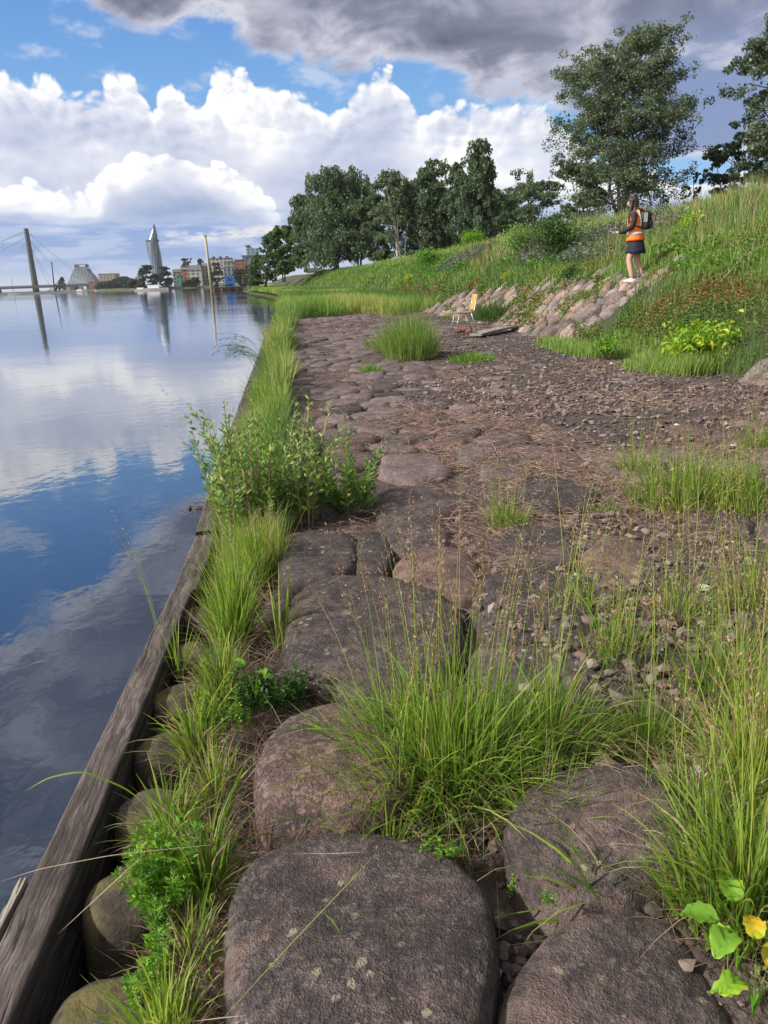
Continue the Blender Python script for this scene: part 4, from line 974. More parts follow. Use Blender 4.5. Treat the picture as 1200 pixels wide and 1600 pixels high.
def cover(name, label, n, d0, d1, y0, y1, size, mat, dens=None, tintf=None, zh=.12, free=True):
    x, y = scatter(n, d0, d1, y0, y1); p = np.ones(n)
    if free: p = p*stones_free(x, y)
    if dens is not None: p = p*dens(x, y)
    k = RS.rand(n) < p; x, y = x[k], y[k]; n = len(x)
    hh = (fbm(xyz(x*2.2, y*1.4), 3, 71)*.5+.5)*zh*1.6
    z = np.where(x > toe(y), zslope(x, y), 0)+hh*RS.rand(n)**.5+.01
    t = tintf(x, y, n) if tintf else RS.rand(n)
    D = RS.normal(size=(n, 3)); D[:, 2] = np.abs(D[:, 2])*.6
    s = rnd(*size, n)*np.clip(y/9, .7, 3)
    V, Fc, T = leafs(np.stack([x, y, z], -1), D, s, s*.55, np.clip(t, 0, 1), .25)
    obj(name, mesh(name, V, Fc, mat, True, T), label=label, cat='ground cover', kind='stuff')
hi = lambda x, y: np.where(y < 14, np.interp(x-toe(y), [1.6, 3.0], [.06, 1]), np.interp(x-toe(y), [1.0, 2.2], [.12, 1]))
field('meadow_grass', 'tall meadow grass covering the upper slope and its crest', 170000, .3, 7.0, 5.5, 130, (.22, .55), .0011, G_meadow, hi)
field('crest_grass', 'long seeding grass standing on the crest of the slope', 30000, 3.8, 6.8, 6, 90, (.4, .85), .0008, G_meadow, None, lambda x, y, n: rnd(.2, .95, n), .35)
field('seed_stalks', 'brown seed stalks among the meadow grass', 4500, 2.2, 6.0, 6, 40, (.6, 1.0), .0006, G_seed, None, lambda x, y, n: rnd(.2, 1, n), .3)
def redt(x, y, n): return rnd(-.2, .6, n)+np.clip(fbm(xyz(x*1.3, y*.7, 5.), 4, 81)*1.1+.12, -.2, .6)
cover('ground_cover', 'low reddish green creeping plants covering the lower slope on the right', 190000, -.05, 4.2, 5.5, 15.5, (.018, .045), G_cover, lambda x, y: np.interp(x-toe(y), [0, .3, 3.0, 4.2], [.3, 1, .95, .15])*np.clip(fbm(xyz(x*1.2, y*.9, 2.), 3, 17)*2+.85, .05, 1), redt)
cover('far_ground_cover', 'reddish creeping plants on the slope left of the stone facing', 60000, .0, 3.0, 17, 48, (.018, .04), G_cover, lambda x, y: np.interp((x-toe(y)), [0, .5, 2.2, 3.], [.5, 1, .8, .1]), lambda x, y, n: redt(x, y, n)+.12)
cover('bluish_plants', 'grey blue flowering plants on the upper slope', 26000, 2.0, 4.2, 17, 40, (.02, .05), G_blue, lambda x, y: np.clip(fbm(xyz(x*.8, y*.25, 9.), 3, 19)*3, 0, 1), None, .45)
cover('bank_herbs', 'mixed light green herbs among the slope grass', 50000, 1.4, 4.6, 7, 50, (.03, .07), G_herb, lambda x, y: np.clip(fbm(xyz(x*.9, y*.4, 4.), 3, 23)*3-.2, 0, 1)*np.where(y < 14, .25, 1), lambda x, y, n: rnd(-.2, .7, n), .35)
field('low_grass', 'thin green grass among the creeping plants', 26000, .0, 2.6, 5.5, 16, (.10, .34), .0008, G_meadow, lambda x, y: np.clip(fbm(xyz(x*1.1, y*.6, 8.), 3, 27)*3, 0, 1))
field('toe_grass', 'band of fresh green grass where the slope meets the paving', 15000, -.85, .3, 9.2, 14.2, (.12, .34), .0010, G_meadow, lambda x, y: np.clip(1.1-np.abs(x-toe(y)+.15+(y-11.5)*.05)*1.7+fbm(xyz(x*1.5, y*.9), 2, 4)*1.2, 0, 1), lambda x, y, n: rnd(.3, .85, n), .5, free=False, zf=lambda x, y: np.where(x > toe(y), zslope(x, y), .0))
def facing_only(x, y): return (1-stones_free(x, y))*np.clip((fbm(xyz(x*1.6, y*.9, 6.), 3, 47)-.22)*6, 0, 1)
field('weeds_on_stones', 'small green weeds growing in the joints of the stone facing', 26000, .05, 2.4, 14, 32, (.08, .24), .0010, G_meadow, facing_only, lambda x, y, n: rnd(.1, .8, n), .6, free=False)
cover('creepers_on_stones', 'creeping reddish green plants spreading over the stone facing', 26000, .05, 2.4, 13.6, 32, (.02, .05), G_cover, facing_only, None, .14, free=False)
def flatgrass():
    n = 90000; y = 28.5*(170/28.5)**RS.rand(n); x = wallx(y)+(toe(y)+.8-wallx(y))*RS.rand(n)
    k = y > 30+fbm(xyz(x*.8, y*0), 2, 12)*2; x, y = x[k], y[k]; n = len(x)
    t = rnd(.1, .6, n)+np.clip(fbm(xyz(x*.35, y*.08), 3, 33), -.2, .5)
    V, Fc, T, _ = blades(np.stack([x, y, np.zeros(n)], -1), rnd(.3, .75, n), .0009*y, rnd(0, 6.28, n), np.abs(RS.normal(size=n))*.15, np.abs(RS.normal(size=n))*.4+.1, 3, RS.normal(size=n), np.clip(t, 0, 1))
    obj('flat_meadow_grass', mesh('flat_meadow_grass', V, Fc, G_meadow, True, T), label='bright tall grass on the flat ground beyond the end of the paving', cat='grass', kind='stuff')
flatgrass()

def bush(px, py, label, r, h, mat, n=2600, leaf=(.04, .08), name='bush', cat='bush', tint=(0, 1), P0=None, group='bushes on the slope'):
    c = on_slope(px, py) if P0 is None else np.array(P0, float); root = empty(name, c, label, cat, group)
    k = 16; th = rnd(0, 6.28, k); a = rnd(.1, .8, k); b = MB(); ends = []
    for i in range(k):
        e = np.array([math.cos(th[i])*r*a[i], math.sin(th[i])*r*a[i], h*RS.uniform(.55, .95)]); m_ = e*[.35, .35, .55]
        b.tube([[0, 0, -.1], m_, e], [.018*h, .012*h, .004*h], 5); ends += [m_*.5+e*.5, e]
    link(bpy.data.objects.new('stems', b.build('stems', M_stem)), root)
    E = np.array(ends)[RS.randint(0, len(ends), n)]; P = E+RS.normal(size=(n, 3))*[r*.24, r*.24, h*.16]; P[:, 2] = np.abs(P[:, 2])
    D = RS.normal(size=(n, 3))+[0, 0, .4]; s = rnd(*leaf, n)
    V, Fc, T = leafs(P, D, s, s*.45, rnd(*tint, n), .3)
    link(bpy.data.objects.new('leaves', mesh('leaves', V, Fc, mat, True, T)), root)
bush(812, 408, 'bright green leafy bush at the top of the stone facing', .6, 1.1, G_willow, 3000, (.06, .12))
bush(868, 412, 'dark dense bush hanging over the stones left of the person', .75, 1.2, G_dark, 4200, (.05, .10))
bush(738, 392, 'sumac like young bush on the crest, fourth from the person', .7, 1.0, G_herb, 1800, (.09, .16))
bush(668, 420, 'round light bush at the left part of the crest', .9, 1.0, G_herb, 1800, (.09, .16), tint=(0, .6))
bush(892, 440, 'small low bush in the stone facing', .3, .35, G_dark, 700, (.04, .07))
bush(1078, 372, 'pale lime green bush in the grass right of the backpack', .35, .5, G_yellow, 500, (.06, .11), tint=(.2, .7))
bush(1092, 575, 'lime green and yellow leafy plant at the foot of the slope', .55, .55, G_yellow, 900, (.06, .12), tint=(.1, .75))
bush(945, 560, 'small herb with whorled leaves in the grass band', .2, .3, G_herb, 300, (.05, .09))
bush(640, 442, 'yellow flowering clump on the left part of the slope', .35, .45, G_yellow, 400, (.07, .12), tint=(.5, .9))
bush(790, 440, 'little yellow flowering plant above the stone facing', .12, .25, G_yellow, 120, (.05, .08), tint=(.7, .95))

# dry branches on the slope
def branch(pts, label, r=.012):
    b = MB(); P = [np.array(on_slope(*p[:2]))+[0, 0, p[2]] for p in pts]; b.tube(P, np.linspace(r, r*.35, len(P)), 6)
    for k in range(3):
        a = P[1+k % max(1, len(P)-2)]; b.tube([a, a+RS.normal(size=3)*.12+[0, 0, .1], a+RS.normal(size=3)*.2+[0, 0, .2]], [r*.5, r*.35, r*.15], 5)
    c = P[0]; me = b.build('dry_branch', M_straw_); me.transform(Matrix.Translation([-float(v) for v in c]))
    o = obj('dry_branch', me, label=label, cat='branch', group='dry branches on the slope'); o.location = c
M_straw_ = mat_plain('dead_wood', (.24, .18, .14), .9, .35, 12)
branch([(1125, 450, .1), (1160, 425, .25), (1200, 420, .4)], 'dry branch arching at the right edge of the slope')
branch([(1060, 405, .1), (1085, 395, .15), (1110, 390, .25)], 'thin fallen branch in the grass above the creeping plants')
branch([(880, 415, .2), (900, 398, .3), (925, 392, .35)], 'reddish dead branch beside the dark bush')

# ---------------------------------------------------------------- trees
def tree(name, label, px, ytop, wpx, D, ground, trunks=1, mat=None, bark=None, n=14000, leaf=.16, shape='oval', base_px=None, crown0=.15, weep=0., gaps=.5, cr=1., lean=0., limbs=26, tr=.02, seed=0, spread=1.):
    """px centre, ytop crown top (photo pixels), wpx crown width; D distance along the quay"""
    n = int(n*1.6); rs = np.random.RandomState(seed+100); top = at_d(px, ytop, D); bx = at_d(base_px or px, ytop+200, D)[0] if base_px else top[0]
    c = np.array([bx, D, ground]); Ht = top[2]-ground; Rw = wpx/F*D/2*1.02
    root = empty(name, c, label, 'tree', 'trees on the embankment')
    b = MB(); cl = []
    def env(t):   # crown radius factor by height fraction
        if shape == 'cone': return max(.05, (1-t)**.75*1.15)*min(1, .35+t*2.5)
        if shape == 'round': return math.sqrt(max(.02, 1-(2*t-1)**2))
        if shape == 'broad': return min(1, .80+.6*t)*math.sqrt(max(.02, 1-max(0, (t-.45)/.56)**2))
        if shape == 'col': return .75*math.sqrt(max(.05, 1-abs(2*t-.9)**3))
        return math.sqrt(max(.02, 1-abs(2*t-.8)**2.4/1.6))
    off = top[0]-bx
    for k in range(trunks):
        a = rs.rand()*6.28; sp = (0 if trunks == 1 else Rw*.30*spread)
        ex = (k-(trunks-1)/2)/max(1, trunks-1)*2 if trunks > 1 else 0
        e = np.array([off*.7+ex*sp+rs.normal()*.1*Rw, math.sin(a)*sp*.5, Ht*(.93 if k == trunks//2 else rs.uniform(.72, .9))])
        q = np.linspace(0, 1, 9)[:, None]; st = np.array([ex*Rw*.05, rs.normal()*.1, -.3])
        P = st*(1-q)+e*q+np.concatenate([[[0, 0, 0]], rs.normal(size=(8, 3))*[Rw*.03, Rw*.03, 0]])
        P[:, :2] -= (ex*sp*.25*np.sin(q[:, 0]*math.pi))[:, None]*np.array([1, 0])
        b.tube(P, Ht*tr*(1-q[:, 0]*.9)**.9/(1 if trunks == 1 else 1.35), 8)
        for j in range(max(6, limbs//trunks)):
            t = crown0+(1-crown0)*rs.rand()**.85*.97; tz = t*Ht
            f = np.interp(tz, P[:, 2], np.arange(9)); i0 = int(min(f, 7)); s0 = P[i0]+(P[i0+1]-P[i0])*(f-i0)
            tc = (t-crown0)/(1-crown0); R_ = Rw*env(tc)*rs.uniform(.55, 1.); a = rs.rand()*6.28+j*2.4
            tgt = np.array([off*.8+math.cos(a)*R_, math.sin(a)*R_*.9, s0[2]+Ht*rs.uniform(-.01, .10)*(1-weep)])
            if trunks > 1: tgt[0] = tgt[0]*.75+s0[0]*.35+math.cos(a)*R_*.1
            mid = (s0+tgt)/2+[0, 0, Ht*.03+weep*Ht*.03]
            tgt[2] = min(tgt[2], Ht*.95); r0 = Ht*tr*.28*(1-t*.6); b.tube([s0, mid, tgt], [r0, r0*.6, r0*.2], 5, cap=False)
            for u in (.45, .7, 1.):
                p = (s0*(1-u)**2+2*mid*u*(1-u)+tgt*u*u); cl.append((*p, cr*R_*.17*(1.25-.4*u)))
                for _ in range(2):
                    tw = p+np.clip(rs.normal(size=3), -1.6, 1.6)*[Rw*.15, Rw*.15, Ht*.03]; tw[2] = min(tw[2], Ht*.97); b.tube([p, tw], [r0*.3, r0*.12], 4, cap=False); cl.append((*tw, cr*Rw*.085))
    link(bpy.data.objects.new('trunk', b.build('trunk', bark or M_bark)), root)
    cl = np.array(cl); w = cl[:, 3]**1.*(.12+rs.rand(len(cl))**(1+gaps)); w /= w.sum()
    k = rs.choice(len(cl), n, p=w); Q = cl[k]
    g = rs.normal(size=(n, 3)); g /= np.maximum(np.linalg.norm(g, axis=1)[:, None], .6)
    P = Q[:, :3]+g*(Q[:, 3]*rs.uniform(.5, 1.15, n))[:, None]*[1, 1, .75+weep*.9]
    P[:, 2] -= weep*rs.rand(n)*Ht*.06
    P[:, 2] = np.minimum(P[:, 2], Ht*.995)
    sh = rs.rand(len(cl))[k]
    V, Fc, T = quads(P, leaf*.68*rs.uniform(.5, 1.4, n), np.clip(.25+.5*sh+rs.normal(size=n)*.18, 0, 1), 1.5, np.array([0, 0, -.9]) if weep > .3 else None)
    link(bpy.data.objects.new('crown', mesh('crown', V, Fc, mat or T_tree, False, T)), root)
    return root
G0 = 2.75
tree('aspen_tree', 'tall broad airy tree with several trunks rising behind the person', 982, 42, 232, 46, 2.8, 4, T_aspen, M_bark, 44000, .125, 'oval', 975, .12, 0, .8, limbs=150, cr=.8, tr=.016, seed=1)
tree('aspen_tree', 'tall tree cut off by the right edge of the photo', 1232, 18, 175, 44, 2.8, 2, T_aspen, M_bark, 22000, .17, 'oval', 1235, .10, 0, .6, limbs=70, seed=2)
tree('dense_tree', 'lower dense dark tree left of the one at the right edge', 1128, 222, 80, 46, 2.8, 2, T_tree, M_bark, 9000, .13, 'round', 1130, .1, 0, .4, limbs=40, seed=3)
tree('dense_tree', 'small bushy tree low between the broad airy tree and the right ones', 1078, 268, 36, 48, 2.8, 1, T_tree, M_bark, 2500, .12, 'round', 1078, .1, 0, .4, limbs=20, seed=4)
tree('dense_tree', 'dark bushy tree right at the foot of the broad airy tree', 905, 232, 88, 50, 2.8, 2, T_tree, M_bark, 9000, .14, 'oval', 905, .04, 0, .5, limbs=44, seed=5)
tree('dense_tree', 'low round dark tree left of the bushy one', 838, 280, 92, 62, 2.9, 3, T_tree, M_bark, 8000, .16, 'round', 835, .02, 0, .2, limbs=40, seed=6)
tree('thin_birch', 'thin airy birch standing behind the low round tree', 815, 262, 74, 85, 3, 2, T_aspen, M_bark, 2600, .22, 'oval', 818, .35, .6, 1.4, limbs=30, tr=.010, seed=7)
tree('birch', 'pointed weeping birch, highest of the middle row', 750, 216, 92, 80, 3, 1, T_tree, M_bark, 17000, .24, 'cone', 752, .10, .7, .4, limbs=90, seed=8)
tree('birch', 'slender dark birch left of the pointed one', 712, 252, 50, 88, 3, 1, T_tree, M_birch, 5500, .24, 'col', 714, .2, .6, .8, limbs=46, tr=.010, seed=9)
tree('birch', 'dark tree with an uneven top right of the white trunked birches', 676, 246, 66, 92, 3, 2, T_tree, M_bark, 9000, .26, 'oval', 676, .08, .4, .6, limbs=56, tr=.012, seed=10)
tree('birch', 'airy birch with bright white twin trunks', 612, 264, 76, 84, 3, 2, T_aspen, M_birch, 6500, .22, 'oval', 626, .22, .5, 1.1, limbs=50, tr=.016, seed=11)
tree('birch', 'slim birch with a straight white trunk beside the twin trunked one', 640, 285, 44, 84, 3, 1, T_aspen, M_birch, 3000, .22, 'col', 634, .3, .5, 1.0, limbs=26, tr=.010, seed=12)
tree('understory_tree', 'low dark tree filling the gap under the birches', 662, 300, 120, 96, 3, 3, T_tree, M_bark, 12000, .26, 'broad', 662, .0, 0, .2, limbs=40, seed=13)
tree('understory_tree', 'low dark tree under the slender birch', 718, 298, 110, 98, 3, 3, T_tree, M_bark, 12000, .26, 'broad', 718, .0, 0, .2, limbs=40, seed=14)
tree('understory_tree', 'low dark tree between the big dense tree and the white trunks', 588, 305, 90, 104, 3, 3, T_tree, M_bark, 12000, .28, 'broad', 592, .0, 0, .2, limbs=40, seed=15)
tree('understory_tree', 'low dark tree under the thin airy birch', 788, 312, 100, 84, 3, 3, T_tree, M_bark, 10000, .22, 'broad', 788, .0, 0, .2, limbs=36, seed=16)
for k, (px, yt, w, lab) in enumerate([(565, 296, 80, 'dark tree behind the gap right of the biggest dense tree'), (652, 282, 90, 'dark tree standing behind the slim white trunked birch'), (692, 290, 80, 'dark tree behind the slender birch, lower than it'), (785, 292, 90, 'dark tree behind the thin airy birch'), (728, 285, 70, 'dark tree behind the pointed birch')]):
    tree('background_tree', lab, px, yt, w, 118+k*3, 3, 2, T_tree, M_bark, 9000, .30, 'broad', px, .0, .3, .2, limbs=50, seed=40+k, cr=1.1)
tree('linden_tree', 'biggest dense dark tree with a domed crown in the row', 525, 259, 118, 112, 2.9, 3, T_tree, M_bark, 26000, .30, 'broad', 528, .06, .6, .15, limbs=130, tr=.014, seed=17)
tree('linden_tree', 'shorter shoulder tree at the left of the big dense one', 480, 300, 62, 118, 2.9, 2, T_tree, M_bark, 12000, .30, 'broad', 482, .04, .5, .15, limbs=70, tr=.012, seed=18)
tree('bank_tree', 'lighter green tree at the water end of the row', 452, 352, 60, 122, 1.6, 2, T_light, M_bark, 9000, .30, 'round', 452, .02, 0, .3, limbs=50, seed=19)
tree('bank_tree', 'dark rounded tree nearest to the far buildings', 424, 364, 44, 135, 1., 2, T_tree, M_bark, 8000, .32, 'round', 424, .02, .2, .3, limbs=50, seed=20)
tree('bank_tree', 'small tree low at the shore left of the rounded one', 404, 398, 40, 150, .6, 2, T_light, M_bark, 4500, .34, 'round', 404, .0, 0, .3, limbs=30, seed=21)

# ---------------------------------------------------------------- far shore, bridge and town
def far_land():
    m, t = M('far_bank_turf'); n = t.noise(pos(t), .03, 5, .6)
    finish(t, ramp(t, n, [(.35, (.035, .055, .025)), (.55, (.07, .085, .04)), (.75, (.12, .11, .07))]), .95)
    for nm, pts, D2 in (('far_bank', [(150, 640), (205, 620), (260, 600), (330, 590), (400, 560), (440, 480), (470, 330)], 3200), ('far_bank', [(-900, 1500), (-200, 1450), (60, 1400), (130, 1150), (160, 1100), (215, 1050)], 4200)):
        fr = np.array([at_d(x, 440, D) for x, D in pts]); fr[:, 2] = WZ-.4
        hi_ = fr.copy(); hi_[:, 1] += 7; hi_[:, 2] = .7; bk = fr.copy(); bk[:, :2] *= (D2/bk[:, 1])[:, None]; bk[:, 2] = 1.5
        V = np.concatenate([fr, hi_, bk]); k = len(pts)
        obj(nm, mesh(nm, V, grid_faces(3, k)[:, ::-1], m, False), kind='structure')
far_land()
def facade(name, col, wall2=(.05, .06, .08), sx=2.2, sz=3.0, fr=.45):
    """wall paint with rows of dark windows (windows of far houses are under a pixel)"""
    m, t = M(name); p = pos(t); sp = t.n('ShaderNodeSeparateXYZ'); t.l(p, sp.inputs[0])
    u = t.m('FRACT', t.m('DIVIDE', t.m('ADD', sp.outputs[0], t.m('MULTIPLY', sp.outputs[1], .6)), sx)); v = t.m('FRACT', t.m('DIVIDE', sp.outputs[2], sz))
    w = t.m('MULTIPLY', t.m('LESS_THAN', t.m('ABSOLUTE', t.m('SUBTRACT', u, .5)), fr/2), t.m('LESS_THAN', t.m('ABSOLUTE', t.m('SUBTRACT', v, .55)), .27))
    n = t.noise(p, .2, 3); c = t.mix(n, tuple(a*.8 for a in col), tuple(min(1, a*1.15) for a in col))
    finish(t, t.mix(w, c, wall2), .7); return m
cols = dict(white=(.55, .54, .50), red=(.42, .14, .08), beige=(.45, .38, .28), grey=(.30, .32, .34), green=(.22, .30, .22), blue=(.05, .16, .45), steel=(.32, .38, .44), brick=(.36, .13, .07), teal=(.10, .28, .32))
FM = {k: facade('facade_'+k, tuple(a*.75 for a in v), sx=4. if k in ('grey', 'white') else 5.) for k, v in cols.items()}
M_roof = mat_plain('slate_roof', (.10, .105, .115), .8, .3, .5); M_roofr = mat_plain('red_roof', (.25, .09, .06), .8, .3, .5)
M_conc = mat_plain('concrete', (.26, .26, .26), .85, .25, .3); M_dark = mat_plain('dark_steel', (.04, .045, .05), .6, .2, 1)
M_white = mat_plain('white_paint', (.72, .72, .72), .5, .06, 1); M_bluep = mat_plain('blue_paint', (.02, .12, .46), .5, .15, 1)
def house(label, x0, x1, yt, D, col, roof='flat', deep=12, zb=.4, rm=None, name='town_house', extra=0, grp='buildings on the far shore'):
    A = at_d(x0, yt, D); B = at_d(x1, yt, D); W = B[0]-A[0]; zt = (A[2]+B[2])/2; h = zt-zb
    root = empty(name, ((A[0]+B[0])/2, D+deep/2, zb), label, 'building', grp)
    hr = 0 if roof == 'flat' else min(h*.35, W*.35); b = MB(); b.box((0, 0, (h-hr)/2), (W, deep, h-hr)); link(bpy.data.objects.new('wall', b.build('wall', FM[col], False)), root)
    b = MB(); z = h-hr
    if roof == 'flat': b.box((0, 0, z+.25), (W+.8, deep+.8, .5))
    elif roof == 'gable':
        w2, d2 = W/2+.5, deep/2+.5
        b.add([[-w2, -d2, z], [w2, -d2, z], [w2, d2, z], [-w2, d2, z], [-w2, 0, z+hr], [w2, 0, z+hr]], [np.array([[0, 1, 5, 4], [2, 3, 4, 5], [3, 2, 1, 0]]), np.array([[0, 4, 3], [1, 2, 5]])])
    else:
        w2, d2 = W/2+.5, deep/2+.5
        b.add([[-w2, -d2, z], [w2, -d2, z], [w2, d2, z], [-w2, d2, z], [-w2*.7, -d2*.4, z+hr], [w2*.7, -d2*.4, z+hr], [w2*.7, d2*.4, z+hr], [-w2*.7, d2*.4, z+hr]], np.array([[0, 1, 5, 4], [1, 2, 6, 5], [2, 3, 7, 6], [3, 0, 4, 7], [4, 5, 6, 7], [3, 2, 1, 0]]))
    rf = link(bpy.data.objects.new('roof', b.build('roof', rm or M_roof, False)), root)
    for k in range(extra):
        b = MB(); b.box((W*(-.32+.3*k), 0, h+1.4), (W*.12, deep*.3, 2.)); link(bpy.data.objects.new('chimney', b.build('chimney', M_dark, False)), rf)
    return root
house('big pale grey block with three rooftop boxes', 326, 361, 404, 820, 'white', 'flat', 25, extra=3)
house('grey block right of the one with rooftop boxes', 350, 366, 409, 760, 'grey', 'flat', 16)
house('brick red block below the silver high building', 366, 384, 406, 800, 'brick', 'flat', 18)
house('lower beige house behind the leaning pole', 314, 327, 411, 700, 'beige', 'hip', 14)
house('white house with a wide grey roof', 292, 314, 414, 690, 'white', 'hip', 16)
house('orange red house left of the white one', 281, 293, 417, 700, 'red', 'hip', 14, rm=M_roof)
house('small green grey house left of the orange red one', 269, 282, 420, 720, 'green', 'gable', 14)
house('teal kiosk at the waterside', 276, 284, 432, 640, 'teal', 'flat', 6)
house('small white house right behind the barge', 362, 370, 426, 640, 'white', 'gable', 10)
house('long low red roofed house between the trees', 384, 402, 428, 620, 'beige', 'gable', 12, rm=M_roofr)
house('long beige building right of the stepped pyramid building', 153, 180, 428, 1250, 'beige', 'flat', 30)
house('low grey building with a flat roof by the far trees', 180, 192, 433, 1220, 'grey', 'flat', 20)
house('pale low house at the edge of the far trees', 210, 222, 431, 1150, 'white', 'hip', 20)
house('low warehouse in front of the stepped pyramid building', 138, 172, 440, 1180, 'brick', 'flat', 20)
house('low white terminal under the bridge', 96, 126, 449, 1500, 'white', 'flat', 20)
def highrise():
    D = 900; A = at_d(380, 400, D); B = at_d(404, 400, D); c = (A+B)/2; root = empty('high_building', (c[0], D+12, .4), 'silver high building with a round rooftop tower and blue lower floors', 'building', 'buildings on the far shore')
    Wd = B[0]-A[0]; z0 = c[2]-.4; z1 = at_d(392, 386, D)[2]-.4
    b = MB(); b.box((0, 0, z0/2), (Wd*1.12, 22, z0)); link(bpy.data.objects.new('wall', b.build('wall', FM['steel'], False)), root)
    b = MB(); b.box((0, 0, z0+.5), (Wd*1.3, 25, 1.)); link(bpy.data.objects.new('cornice', b.build('cornice', M_bluep, False)), root)
    b = MB(); b.tube([[-Wd*.18, 0, z0+1], [-Wd*.18, 0, z1]], [Wd*.30]*2, 20); b.box((Wd*.18, 2, (z0+z1)/2), (Wd*.6, 16, z1-z0-2.)); link(bpy.data.objects.new('upper_floors', b.build('upper_floors', FM['steel'], False)), root)
    b = MB(); b.tube([[-Wd*.18, 0, z1], [-Wd*.18, 0, z1+2.5]], [Wd*.17, Wd*.17], 16); link(bpy.data.objects.new('roof', b.build('roof', M_dark, False)), root)
highrise()
def tower():
    D = 1350; base = at_d(247, 440, D); base[2] = .4; root = empty('glass_tower', base, 'tall twisted glass tower with a sharp slanted tip', 'tower')
    m, t = M('tower_glass'); p = t.n('ShaderNodeTexCoord').outputs['Object']; sp = t.n('ShaderNodeSeparateXYZ'); t.l(p, sp.inputs[0])
    a = t.m('ARCTAN2', sp.outputs[0], sp.outputs[1]); tw = t.m('ADD', t.m('MULTIPLY', a, 2.2), t.m('MULTIPLY', sp.outputs[2], .02))
    n = t.noise(t.comb(tw, 0, 0), 1.6, 3, .6); fl = t.m('LESS_THAN', t.m('FRACT', t.m('DIVIDE', sp.outputs[2], 3.6)), .3)
    c = ramp(t, n, [(.36, (.04, .06, .09)), (.5, (.10, .14, .19)), (.62, (.30, .36, .42))]); c = t.mix(t.m('MULTIPLY', fl, .35), c, (.08, .10, .13))
    finish(t, c, .25, Metallic=.2)
    def P(px, py): q = at_d(px, py, D)-base; return q[0], q[2]
    rows = [(440, 240, 256), (425, 238, 255), (410, 235, 253.5), (398, 232, 252), (388, 229.5, 250), (381, 228.5, 248.5), (376, 228.5, 247.5)]
    V = []; n_ = 28; th = np.linspace(0, 2*math.pi, n_, endpoint=False)
    for k, (y, a0, a1) in enumerate(rows):
        xa, z = P(a0, y); xb, _ = P(a1, y); cx = (xa+xb)/2; rx = (xb-xa)/2
        r = 1+.05*np.cos(3*(th+k*.2)); V.append(np.stack([cx+rx*r*np.cos(th), rx*1.1*r*np.sin(th), np.full(n_, z)], -1))
    V = np.concatenate(V); me = mesh('shaft', V, [grid_faces(len(rows), n_, True)[:, ::-1]], m, True)
    link(bpy.data.objects.new('shaft', me), root)
    b = MB(); top = []
    for y, a0, a1, s in [(376, 230, 247, 1.), (368, 233.5, 246, .8), (360, 237, 244, .5), (350.5, 240.2, 241.4, .12)]:
        xa, z = P(a0, y); xb, _ = P(a1, y); top.append(np.stack([(xa+xb)/2+(xb-xa)/2*np.cos(th), s*9*np.sin(th), np.full(n_, z)], -1))
    link(bpy.data.objects.new('crown', mesh('crown', np.concatenate(top), [grid_faces(4, n_, True)[:, ::-1], np.arange(3*n_, 4*n_)[None]], m, True)), root)
    xa, z = P(227.5, 376); xb, _ = P(248.5, 376); b = MB(); b.tube([[(xa+xb)/2, 0, z-2], [(xa+xb)/2, 0, z+1]], [(xb-xa)/2]*2, 24); link(bpy.data.objects.new('cornice', b.build('cornice', M_dark, True)), root)
tower()
def library():
    D = 1400; c = at_d(136, 445, D); c[2] = .4; root = empty('stepped_pyramid_building', c, 'grey sloping pyramid like building with a flat boxy top', 'building', 'buildings on the far shore')
    def P(px, py): q = at_d(px, py, D)-c; return q[0], q[2]
    pr = [(110, 444), (113, 432), (117, 424), (119, 419), (137, 419), (140, 425), (146, 431), (152, 440), (158, 445)]
    X = [P(*q) for q in pr]; d = 18; V = [[x, -d*(1 if z < 12 else .7), z] for x, z in X]+[[x, d, z] for x, z in X]; k = len(X)
    i = np.arange(k); j = (i+1) % k
    link(bpy.data.objects.new('wall', mesh('wall', V, [np.arange(k)[None], (np.arange(k)[::-1]+k)[None], np.stack([j, i, i+k, j+k], -1)], FM['steel'], False)), root)
    (xa, z0), (xb, z1) = P(119, 419), P(136, 413.5); b = MB(); b.box(((xa+xb)/2, 0, (z0+z1)/2+.6), (xb-xa, 20, z1-z0)); link(bpy.data.objects.new('top_floor', b.build('top_floor', M_roof, False)), root)
    b = MB(); b.box(((xa+xb)/2+4, -10.2, (z0+z1)/2+.6), ((xb-xa)*.5, .6, (z1-z0)*.5)); link(bpy.data.objects.new('sign_panel', b.build('sign_panel', M_white, False)), root)
library()
